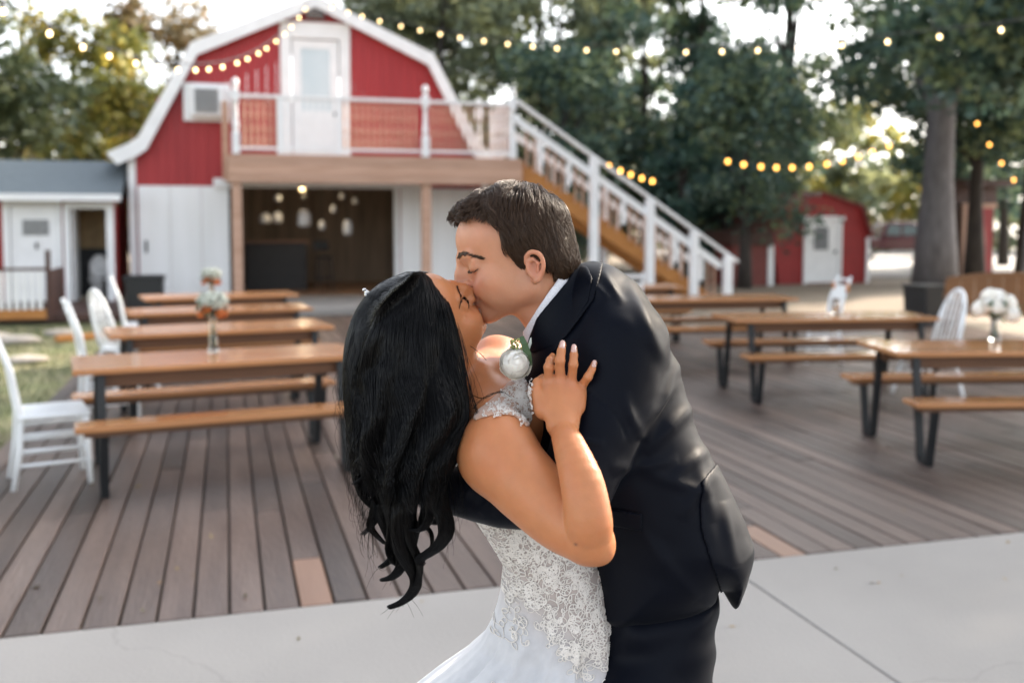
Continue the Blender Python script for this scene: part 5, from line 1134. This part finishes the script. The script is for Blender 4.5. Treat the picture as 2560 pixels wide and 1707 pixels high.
# ================================================================== bride
bpos = to_world(cp(1230, 1500, 1.80)[None])[0]; bpos[2] = 0
bride = person('woman in white lace gown dipped backwards, long black wavy hair', tuple(bpos))
BH = Head(cp(984, 790, 1.73), (.67, .725, -.159), (-.489, .592, .641), .93)
SH_, EL_, WR_ = cp(1142, 1042, 1.605), cp(1352, 1240, 1.500), cp(1292, 985, 1.575)
def build_bride_body():
    F = Field(cp(800, 1330, 2.1), (.215, .075, -1.40), .0026)
    sculpt_head(F, BH, 1)
    F.cone(BH(-10, 0, -20), cp(1085, 880, 1.79), .050, .052, .025)
    # chest, collar bones, shoulders
    F.ell(cp(1145, 950, 1.80), (.085, .075, .10), .04); F.cone(cp(1145, 930, 1.80), cp(1250, 1230, 1.80), .085, .08, .03)
    F.cone(cp(1095, 880, 1.74), SH_+[0, .02, -.015], .022, .05, .03); F.cone(cp(1110, 862, 1.73), cp(1160, 955, 1.66), .011, .012, .02)
    F.cone(cp(1100, 868, 1.80), cp(1140, 828, 1.90), .03, .045, .03); F.cone(cp(1105, 850, 1.745), cp(1215, 846, 1.82), .011, .012, .018)
    F.chain([cp(1140, 826, 1.90), cp(1260, 838, 1.96), cp(1380, 800, 2.04)], [.042, .04, .034], .02)
    F.ell(cp(1188, 960, 1.72), (.055, .06, .055), .03)
    # right arm folded up to his chest
    F.ell(SH_, (.062, .066, .062), .02); F.tube([SH_, cp(1205, 1110, 1.575), cp(1285, 1190, 1.535), EL_], [.0605, .0575, .0485, .037], .018)
    F.ell(cp(1382, 1262, 1.508), (.017, .019, .022), .02)
    F.ell(EL_+[0, 0, -.004], (.036, .036, .036), .01)
    F0, F = F, Field(cp(800, 1330, 2.1), (.215, .075, -1.40), .0026)
    F.tube([EL_, cp(1352, 1195, 1.482), cp(1337, 1110, 1.494), cp(1310, 1030, 1.532), WR_], [.034, .0355, .0330, .0255, .0195], .004, flat=((0, .25, 1), .86))
    # hand: palm, thumb, four fingers
    h = lambda x, y, d: cp(1139.3+x*.1992, 753.4+y*.1992, d)
    mc = [h(610, 610, 1.618), h(742, 590, 1.612), h(868, 625, 1.616), h(975, 690, 1.626)]
    for i, m_ in enumerate(mc): F.cone(WR_+[(-.012, -.004, .004, .012)[i], .006, 0], m_, .0145, .0092, .008, flat=((0, 0, 1), .75)); F.ell(m_+[0, .001, .002], (.008, .0085, .008), .005)
    F.cone(h(560, 950, 1.60), h(640, 780, 1.612), .016, .014, .014); F.cone(h(930, 900, 1.605), h(940, 760, 1.615), .013, .013, .012)
    fing = [([mc[0], h(607, 450, 1.607), h(625, 370, 1.622), h(652, 322, 1.642)], [.0084, .0077, .007, .0058]), ([mc[1], h(737, 375, 1.600), h(752, 265, 1.605), h(769, 180, 1.617)], [.0084, .0078, .0071, .0058]),
            ([mc[2], h(890, 420, 1.602), h(897, 310, 1.606), h(900, 225, 1.617)], [.008, .0073, .0066, .0054]), ([mc[3], h(1062, 560, 1.605), h(1105, 480, 1.606), h(1134, 400, 1.617)], [.0078, .0067, .006, .0049])]
    for P, r in fing: F.chain(P, r, .0025); F.ell(P[1], (r[1]*1.06,)*3, .003)
    F.chain([h(520, 930, 1.598), h(466, 720, 1.606), h(482, 632, 1.616), h(540, 572, 1.632)], [.0125, .0098, .0086, .0068], .004)
    F0.f = smin(F0.f, F.f, .0015); F = F0
    V, fc = F.mesh()
    def cols(V):
        P = BH.inv(V); Q = np.stack([P[:, 0], np.abs(P[:, 1]), P[:, 2]], 1); c = np.tile(np.array([.45, .178, .072]), (len(V), 1))
        c = blend(c, (.48, .155, .075), .5*gau(Q, (92, 34, 2), (24, 20, 16))); lip = np.clip(gau(Q, (110, 0, -21), (9, 20, 5))+gau(Q, (109, 0, -32), (9, 18, 6)), 0, 1)*(P[:, 0] > 96); c = blend(c, (.45, .11, .1), .8*lip)
        c = blend(c, (.2, .085, .05), .6*gau(Q, (99, 32, 36), (10, 17, 5)))
        for k_ in mc: c = blend(c, (.5, .22, .13), .4*gau(V, k_, (.01, .01, .02)))
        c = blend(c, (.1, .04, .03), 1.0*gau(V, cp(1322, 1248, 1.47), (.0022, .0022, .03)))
        return c
    b = skin('body', V, fc, SKIN, bride, cols)
    NAIL = mat('pale_nail', (.55, .33, .27), .2, coat=.6)
    for j, (x0, y0, d0, x1, y1, d1, r) in enumerate([(760, 225, 1.603, 768, 170, 1.612, .0052), (897, 262, 1.604, 899, 212, 1.612, .0049), (1127, 432, 1.604, 1136, 390, 1.611, .0041), (638, 340, 1.63, 645, 318, 1.638, .0042)]):
        k = MB(); a, b_ = h(x0, y0, d0), h(x1, y1, d1); G = Field((a+b_)/2-.02, (a+b_)/2+.02, .0009); G.cone(a, b_, r, r*.9, 0, flat=((0, 0.3, 1), .45)); Vn, fn = G.mesh(); skin('fingernail', Vn, fn, NAIL, b)
    return b, F
bbody, BF = build_bride_body()
# eyebrow and lashes of the visible eye
g = np.random.default_rng(5); br = []
for i in range(110):
    u = g.random(); c = catmull([(109, -9, 52), (106, -20, 57), (97, -35, 56), (82, -50, 47)], 50)[int(u*49)]+np.array([1, 0, 0])+g.normal(size=3)*np.array([.4, .6, 1.5*(1-.7*u)]); t = np.array([-.5, -.8, .3-.55*u])
    br.append(surf_push(BF, np.array([BH(*(c+t*7*k/3)) for k in range(4)]), .0012, 3))
strands('eyebrow', br, BLACKH, bride, .0003, .00012); la = []
for i in range(95):
    u = g.random(); c = catmull([(101, -21, 33), (99, -32, 27), (89, -46, 28)], 40)[int(u*39)]; t = np.array([1.0, -.3*u, -.75+.12*g.normal()])
    la.append(np.array([BH(*(c+t*7*k/4+np.array([0, 0, .3*k*k]))) for k in range(5)]))
strands('eyelashes', la, BLACKH, bride, .00028, .0001)

# ------------------------------------------------------------------ gown: one lofted skin from bodice to train
RINGS = [(1052, 1036, 1222, 1.78, .088), (1100, 1042, 1262, 1.785, .098), (1150, 1066, 1298, 1.79, .102), (1200, 1101, 1330, 1.79, .102), (1250, 1133, 1360, 1.79, .102), (1292, 1158, 1384, 1.79, .104), (1340, 1153, 1408, 1.795, .112), (1385, 1142, 1424, 1.80, .122),
         (1430, 1126, 1430, 1.80, .13), (1470, 1104, 1434, 1.81, .14), (1510, 1062, 1440, 1.81, .155), (1568, 985, 1450, 1.82, .19), (1680, 850, 1470, 1.84, .25), (1900, 690, 1500, 1.87, .34), (2200, 560, 1530, 1.9, .42), (2560, 450, 1560, 1.92, .48)]
def ring_at(y):
    R_ = np.array(RINGS, float); return [np.interp(y, R_[:, 0], R_[:, i]) for i in range(1, 5)]
def gown_pt(th, y, out=0.):
    """th 0 = left edge, pi/2 = facing the camera, pi = right edge"""
    l, r, d, hd = ring_at(y); c, hw = (l+r)/2, (r-l)/2; q = np.clip((y-1340)/300, 0, 1)
    f = 1+q*(.075*np.sin(9*th+1.2*np.sin(y*.004))+.05*np.sin(17*th+2)+.03*np.sin(31*th+1))*np.clip(np.sin(th)*1.6, .25, 1)
    cx = (c-1176)/FP*d; w_ = hw/FP*d; e = .92
    x = cx-(w_*f+out)*np.cos(th); z = -d+(hd*f+out)*np.sign(np.sin(th))*np.abs(np.sin(th))**e; yy = (651.8-y)/FP*d; return np.array([x, yy, z])
def gownmat():
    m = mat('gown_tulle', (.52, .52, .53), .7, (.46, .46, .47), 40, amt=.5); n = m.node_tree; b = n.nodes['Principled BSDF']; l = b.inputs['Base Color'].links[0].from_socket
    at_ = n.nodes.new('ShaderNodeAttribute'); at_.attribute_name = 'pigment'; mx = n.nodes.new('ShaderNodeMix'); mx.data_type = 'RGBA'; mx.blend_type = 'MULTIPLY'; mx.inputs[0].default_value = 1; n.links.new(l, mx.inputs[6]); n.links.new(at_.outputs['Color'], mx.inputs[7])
    # netting
    tc = n.nodes.new('ShaderNodeTexCoord'); vo = n.nodes.new('ShaderNodeTexVoronoi'); vo.feature = 'DISTANCE_TO_EDGE'; vo.inputs['Scale'].default_value = 130; n.links.new(tc.outputs['Object'], vo.inputs['Vector'])
    n.links.new(mx.outputs[2], b.inputs['Base Color']); b.inputs['Sheen Weight'].default_value = .4
    bp = n.nodes.new('ShaderNodeBump'); bp.inputs['Strength'].default_value = .25; bp.inputs['Distance'].default_value = .001; n.links.new(vo.outputs[0], bp.inputs['Height']); n.links.new(bp.outputs[0], b.inputs['Normal'])
    b.inputs['Subsurface Weight'].default_value = .25; b.inputs['Subsurface Radius'].default_value = (1, 1, 1); b.inputs['Subsurface Scale'].default_value = .02; return m
GOWN = gownmat()
NT = 220; ys = list(np.linspace(1052, 1568, 90))+list(np.linspace(1580, 2685, 60)); V = np.array([gown_pt(2*math.pi*j/NT, y) for y in ys for j in range(NT)])
ly = ys[-1]; fc = [(i*NT+j, i*NT+(j+1) % NT, (i+1)*NT+(j+1) % NT, (i+1)*NT+j) for i in range(len(ys)-1) for j in range(NT)]+[tuple(range(NT))]
Wz = to_world(V); low = Wz[:, 2] < .004; 
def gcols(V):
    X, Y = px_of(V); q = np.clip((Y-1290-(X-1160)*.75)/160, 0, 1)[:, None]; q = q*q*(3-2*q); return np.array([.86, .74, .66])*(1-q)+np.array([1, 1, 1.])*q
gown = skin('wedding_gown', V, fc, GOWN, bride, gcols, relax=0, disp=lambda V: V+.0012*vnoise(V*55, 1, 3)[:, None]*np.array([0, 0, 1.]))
# embroidered lace: scrolls, leaves and beads sewn over the bodice and hips
LACE = mat('ivory_lace', (.74, .70, .65), .55, (.66, .62, .57), 60)
def motif(r_, s):
    C = []; n = r_.choice((2, 3, 3)); a0 = r_.uniform(0, 6.28)
    for i in range(n):
        a = a0+i*6.28/n+r_.uniform(-.4, .4); tw = r_.choice((-1, 1))*r_.uniform(3.2, 5.5); L = s*r_.uniform(.7, 1.2); P = []; x = y = 0
        for j in range(15):
            q = j/14; ang = a+tw*q*q; x += math.cos(ang)*L/14; y += math.sin(ang)*L/14; P.append((x, y))
        C.append(P); 
        for q_ in (5, 9):
            bx, by = P[q_]; al = a+tw*(q_/14)**2+r_.choice((-1, 1))*1.1; l2 = L*.32; C.append([(bx+l2*(1-math.cos(t_))*.5*math.cos(al)-l2*.3*math.sin(t_)*math.sin(al), by+l2*(1-math.cos(t_))*.5*math.sin(al)+l2*.3*math.sin(t_)*math.cos(al)) for t_ in np.linspace(0, 6.28, 11)])
    return C
def sew(name, spots, fpt, parent, rad, seed):
    r_ = random.Random(seed); k = MB()
    for (u, v, s) in spots:
        for P in motif(r_, s):
            pts = [Vector(to_world(fpt(u+px_, v+py_)[None])[0])-Vector(wloc(parent)) for px_, py_ in P]; k.tube(pts, [rad*r_.uniform(.8, 1.2)]*len(pts), 4, False)
        p = Vector(to_world(fpt(u, v)[None])[0])-Vector(wloc(parent)); k.blob(tuple(p), rad*1.5, seed=r_.randint(0, 999), n=5, m=4)
    return k.build(name, LACE, parent, smooth=True)
r_ = random.Random(21); spots = []
while len(spots) < 240:
    y = r_.uniform(1062, 1560); l, rr, d, hd = ring_at(y); x = r_.uniform(l, min(rr, 1400)); t = (x-1160)
    # dense over bodice and hip, trailing into sprays along the skirt seams
    den = 1 if y < 1400 and y < 1330+.55*t else (.55 if abs(x-1175-(1440-y)*-.1-(y-1400)*-.55) < 22 and y < 1500 else .9 if x > 1270 and y < 1420+(x-1270)*.9 else .6 if abs(x-1345) < 24 else .02)
    if r_.random() < den: spots.append((x, y, r_.uniform(26, 52)))
def on_gown(x, y):
    l, rr, d, hd = ring_at(y); c, hw = (l+rr)/2, (rr-l)/2; th = math.acos(max(-.999, min(.999, (c-x)/hw))); return gown_pt(th, y, .0015)
sew('lace', spots, on_gown, gown, .00092, 3)
# strap and neckline: lace layer lying on the skin
SF = fine(BF, cp(1060, 1120, 1.90), cp(1260, 850, 1.52), .0024)
STRAP = [(1084, 968), (1092, 944), (1118, 925), (1150, 897), (1176, 868), (1215, 850), (1225, 960), (1212, 985), (1200, 968), (1180, 954), (1150, 950), (1118, 956)]
strap = layer('strap', SF, STRAP, 1.95, .003, GOWN, gown, sm=1); me = strap.data; a = me.color_attributes.new('pigment', 'FLOAT_COLOR', 'POINT'); a.data.foreach_set('color', np.tile(np.array([.85, .5, .33, 1.], np.float32), len(me.vertices)))
def hit(F, x, y, d0=1.45, d1=1.95):
    d = np.linspace(d0, d1, 260); P = np.array([cp(x, y, q) for q in d]); f = F.at(P); i = np.argmax(f < .004); return P[i]
def on_skin(x, y): return hit(SF, x, y, 1.53, 1.89)
from mathutils.geometry import intersect_point_tri_2d
pm = np.array(smooth_poly(STRAP, 1)); sp2 = []
while len(sp2) < 75:
    x, y = r_.uniform(1084, 1222), r_.uniform(852, 984)
    if polysd(np.array([[x]]), np.array([[y]]), pm)[0, 0] < -4: sp2.append((x, y, r_.uniform(10, 20)))
sew('lace', sp2, on_skin, strap, .00055, 8)
# ------------------------------------------------------------------ bride's hair
HAIRP = [(958, 624), (930, 634), (896, 645), (866, 662), (838, 690), (816, 728), (803, 775), (800, 830), (806, 890), (816, 950), (820, 1010), (832, 1060), (846, 1110), (880, 1120), (915, 1090), (940, 1130), (965, 1085), (1000, 1115), (1032, 1080), (1056, 1030), (1084, 980), (1092, 945), (1082, 908), (1068, 860), (1064, 800), (1060, 750), (1044, 694), (1016, 652), (985, 630)]
def build_hair_base():
    F = Field(cp(770, 1320, 1.95), cp(1120, 600, 1.42), .004)
    zf = lambda X, Y: .10*np.clip((-.06-Y)/.22, 0, 1)
    pillow(F, [((x-950)*.975+950, (y-800)*.985+800) for x, y in HAIRP], 1.71, .095, .092, 0, sm=2, zfun=zf, tfun=lambda X, Y: .092-.066*np.clip((-.06-Y)/.24, 0, 1))
    return F
HF = build_hair_base(); V, fc = HF.mesh()
bhair = skin('hair', V, fc, 'hairbase_k', bride, relax=3, disp=lambda V: V+HF.grad(V)*(.004*vnoise(np.stack([V[:, 0]*60, V[:, 1]*5, V[:, 2]*20], 1), 1, 3))[:, None])
g = np.random.default_rng(33)
LX = np.array([(640, 935), (662, 866), (690, 836), (728, 815), (775, 803), (830, 800), (890, 806), (950, 816), (1010, 820), (1060, 830), (1110, 846), (1160, 862)], float); RX = np.array([(640, 1000), (652, 1016), (694, 1044), (750, 1060), (800, 1065), (860, 1069), (908, 1083), (945, 1092), (980, 1086), (1030, 1058), (1080, 1036), (1130, 1022), (1160, 1016)], float)
PART = catmull([(1012, 662), (992, 642), (972, 627), (955, 630), (938, 644), (905, 672), (878, 702), (862, 735)], 60)
Z6 = lambda x, y: ((840+x/3.135)/1.0884, (1060+y/3.135)/1.0884)
LOCKS = [([(520, 600), (500, 900), (560, 1080), (625, 1190), (605, 1310), (505, 1400), (395, 1440)], 15, .38), ([(430, 600), (480, 900), (520, 1080), (450, 1190), (345, 1222)], 14, .3), ([(400, 620), (430, 850), (450, 1000), (420, 1070), (332, 1128)], 12, .22),
         ([(760, 480), (800, 620), (850, 730), (862, 850), (800, 955), (705, 1022), (650, 1062), (690, 1105)], 17, .85), ([(690, 640), (700, 780), (745, 850), (752, 930), (738, 965)], 5, .62), ([(260, 330), (215, 440), (205, 530), (250, 610), (318, 680), (300, 770), (170, 900)], 11, .06),
         ([(250, 280), (240, 380), (180, 440), (120, 475)], 7, .02), ([(640, 430), (672, 560), (690, 660), (650, 800), (610, 960)], 8, .55), ([(350, 620), (380, 760), (430, 900), (440, 1040), (480, 1090)], 13, .15), ([(560, 560), (560, 760), (590, 930), (640, 1040), (655, 1180), (590, 1290)], 10, .45),
         ([(480, 640), (450, 850), (430, 1000), (480, 1090), (560, 1060)], 13, .27), ([(330, 560), (300, 700), (270, 790), (300, 850), (400, 950)], 10, .1), ([(720, 520), (740, 680), (700, 800), (620, 830), (560, 800)], 9, .7), ([(600, 520), (580, 700), (610, 840), (590, 980), (540, 1080)], 12, .5), ([(800, 420), (830, 560), (840, 680), (800, 740), (760, 790)], 12, .93)]
LK = [(catmull([Z6(*p) for p in P], 24), r, u) for P, r, u in LOCKS]
def depth_shell(u, y):
    """distance of the hair surface from the camera: round over the head, flatter where it hangs"""
    T = np.interp(y, [620, 660, 760, 950, 1150, 1300], [.02, .07, .118, .095, .055, .03]); c = np.interp(y, [620, 800, 1150, 1400], [1.70, 1.70, 1.61, 1.60]); return c-T*np.sqrt(np.maximum(0, 1-(2*u-1)**2))*.99-.002
out = []
N = 9000
for i in range(N):
    u = g.random()**1.0; u = .5-.5*math.cos(math.pi*(u*.94+.03)); u = .6*u+.4*g.random()
    s_ = np.clip(1-u*1.02+.05*g.normal(), 0, 1); root = PART[int(s_*59)]; jr = g.normal()*1.5
    xl = lambda y: np.interp(y, LX[:, 0], LX[:, 1]); xr = lambda y: np.interp(y, RX[:, 0], RX[:, 1])
    P = [(root[0]+jr, root[1]+jr, 1.70-.10*np.sin(np.clip(s_, 0, 1)*1.9)-.0)]
    layer_ = g.random(); y0 = root[1]
    jy = g.uniform(-32, 32); wob = 4*math.sin(u*37)+3*g.normal()
    for k_, yy in enumerate((y0+34, y0+85, y0+150, 860, 930, 1000, 1060, 1110, 1150)):
        yy = yy+jy*(k_ > 3)
        if yy < P[-1][1]+14: continue
        sp = np.clip((yy-y0)/190, 0, 1)**(.62-.34*u*u); x = root[0]*(1-sp)+(xl(yy)+(xr(yy)-xl(yy))*u)*sp
        wave = (np.clip((yy-740)/260, 0, 1))*(10*math.sin(yy*.027+u*17)+4*math.sin(yy*.055+u*41)); uu = np.clip((x-xl(yy))/max(30, xr(yy)-xl(yy)), .02, .98)
        P.append((x+wave+wob*sp, yy, depth_shell(uu, yy)-.004*layer_-.013*np.clip((yy-760)/200, 0, 1)*(1+math.sin(u*23+yy*.03))))
    if g.random() < .78:
        j = min(range(len(LK)), key=lambda q: abs(LK[q][2]-u)+.10*g.random()+(.02 if q in (4, 6) else 0)); path, rad, lu = LK[j]; a, rr = g.uniform(0, 6.28), math.sqrt(g.random())
        stop = g.uniform(.82, 1.0); st = path[0][1]; P = [p for p in P if p[1] < st-25]
        for q in np.linspace(0, stop, 9):
            c = path[int(q*23)]; w_ = 1.3*rad*rr*(1.15-.72*q); P.append((c[0]+w_*math.cos(a+q*1.5), c[1]+w_*math.sin(a+q*1.5)*.6, 1.585+.0007*rad*rr*math.sin(a+q*4)+.012*(j % 3)))
    else:
        P = P[:g.integers(7, len(P)+1)] if len(P) > 7 else P
    out.append(np.array([cp(*p) for p in catmull(P, 30)]))
# far side of the parting: combed over the silhouette to the left
for i in range(3800):
    s_ = 1.55*g.random(); root = PART[min(59, int((.22+.78*s_)*59))]; ang = g.normal()*.12
    e = np.array([np.interp(s_, [0, 1, 1.55], [925, 812, 801]), np.interp(s_, [0, 1, 1.55], [634, 735, 850])]); m_ = root*.5+e*.5+np.array([-3, -4]); q = g.random()
    P = [(root[0], root[1], 1.70-.1*np.sin(min(s_, 1)*1.9)), (*(m_+g.normal(size=2)*1.5), 1.665+.02*q), (*(e+g.normal(size=2)*2), 1.70+.02*q), (xl(e[1]+70)+9+46*q, e[1]+70, 1.675-.05*q), (xl(e[1]+170)+10+56*q+4*g.normal(), e[1]+170+30*g.random(), 1.665-.05*q)]
    out.append(np.array([cp(*p) for p in catmull(P, 14)]))
lens = [len(q) for q in out]; A_ = np.concatenate(out)
for _ in range(4):
    f_ = HF.at(A_); need = np.clip(.003+.004*g.random(len(A_))-f_, 0, .03)*(f_ < .006); A_ = A_+HF.grad(A_)*need[:, None]*.9
U_ = np.array([(q[min(12, len(q)-1)][0]*9e2, q[0][0]*4e2) for q in out]); key = np.floor(U_/np.array([5.0, 9.0])+.3*g.random((len(out), 1))).astype(int); _, inv = np.unique(key[:, 0]*1000+key[:, 1], return_inverse=True)
out = np.split(A_, np.cumsum(lens)[:-1])
for L_ in set(len(q) for q in out):                    # locks: strands draw together along their length
    ids = [i for i in range(len(out)) if len(out[i]) == L_]; A3 = np.stack([out[i] for i in ids], 1); iv = np.unique(inv[ids], return_inverse=True)[1]; cnt = np.bincount(iv)[:, None]
    for k_ in range(L_):
        mean = np.stack([np.bincount(iv, A3[k_][:, j]) for j in range(3)], 1)/cnt; D = mean[iv]-A3[k_]; A3[k_] += D*(.45*np.sin(math.pi*min(1, k_/L_*1.6)))*(np.linalg.norm(D, axis=1) < .012)[:, None]
    for j, i in enumerate(ids): out[i] = A3[:, j]
strands('hair_strands', out, BLACKH, bhair, .00062, .0002)
# loose flyaway hairs
fly = []
for i in range(170):
    y = g.uniform(780, 1180); left = g.random() < .7; x = np.interp(y, LX[:, 0], LX[:, 1]) if left else np.interp(y, RX[:, 0], RX[:, 1]); sg = -1 if left else 1; P = [(x-sg*14, y-60, 1.62), (x+sg*g.uniform(0, 6), y, 1.6)]; dx = sg*g.uniform(2, 26)
    P += [(x+dx*.6, y+g.uniform(20, 50), 1.6), (x+dx+g.normal()*8, y+g.uniform(60, 120), 1.6), (x+dx*g.uniform(-.4, 1.2), y+g.uniform(90, 170), 1.6)]; fly.append(np.array([cp(*p) for p in catmull(P, 16)]))
for i in range(16):
    dx_, dy_ = g.normal()*9, g.normal()*2; c = LK[g.integers(0, 3)][0][g.integers(10, 24)]; P = [(c[0], c[1], 1.59)]+[(c[0]+dx_*k, c[1]+(7+dy_*k)*k, 1.59) for k in (1, 2, 3)]; fly.append(np.array([cp(*p) for p in catmull(P, 12)]))
for P in ([(1082, 796, 1.70), (1096, 806, 1.70), (1108, 816, 1.70), (1118, 828, 1.70)], [(1080, 905, 1.62), (1110, 915, 1.6), (1150, 900, 1.62), (1175, 912, 1.64)], [(1088, 940, 1.6), (1100, 925, 1.6), (1130, 905, 1.6), (1160, 902, 1.64)]):
    for k_ in range(4): fly.append(np.array([cp(p[0]+g.normal()*1.5*j, p[1]+g.normal()*1.5*j, p[2]) for j, p in enumerate(catmull(P, 14)*1.0)]) if False else np.array([cp(*(p+np.array([g.normal()*.4, g.normal()*.4, 0]))) for p in catmull(np.array(P)+np.array([k_-3, (k_-3)*.7, 0]), 14)]))
strands('flyaway_hairs', fly, BLACKH, bhair, .00028, .00012)
# jewelled comb at the back of the head
k = MB(); rb = random.Random(2)
for j in range(9):
    p = to_world(cp(842+rb.uniform(-7, 7), 672+rb.uniform(-7, 7), 1.70+rb.uniform(-.01, .01))[None])[0]-wloc(bride); k.blob(tuple(p), rb.uniform(.002, .0042), seed=j, n=6, m=5)
k.build('hair_comb', 'chrome', bride)
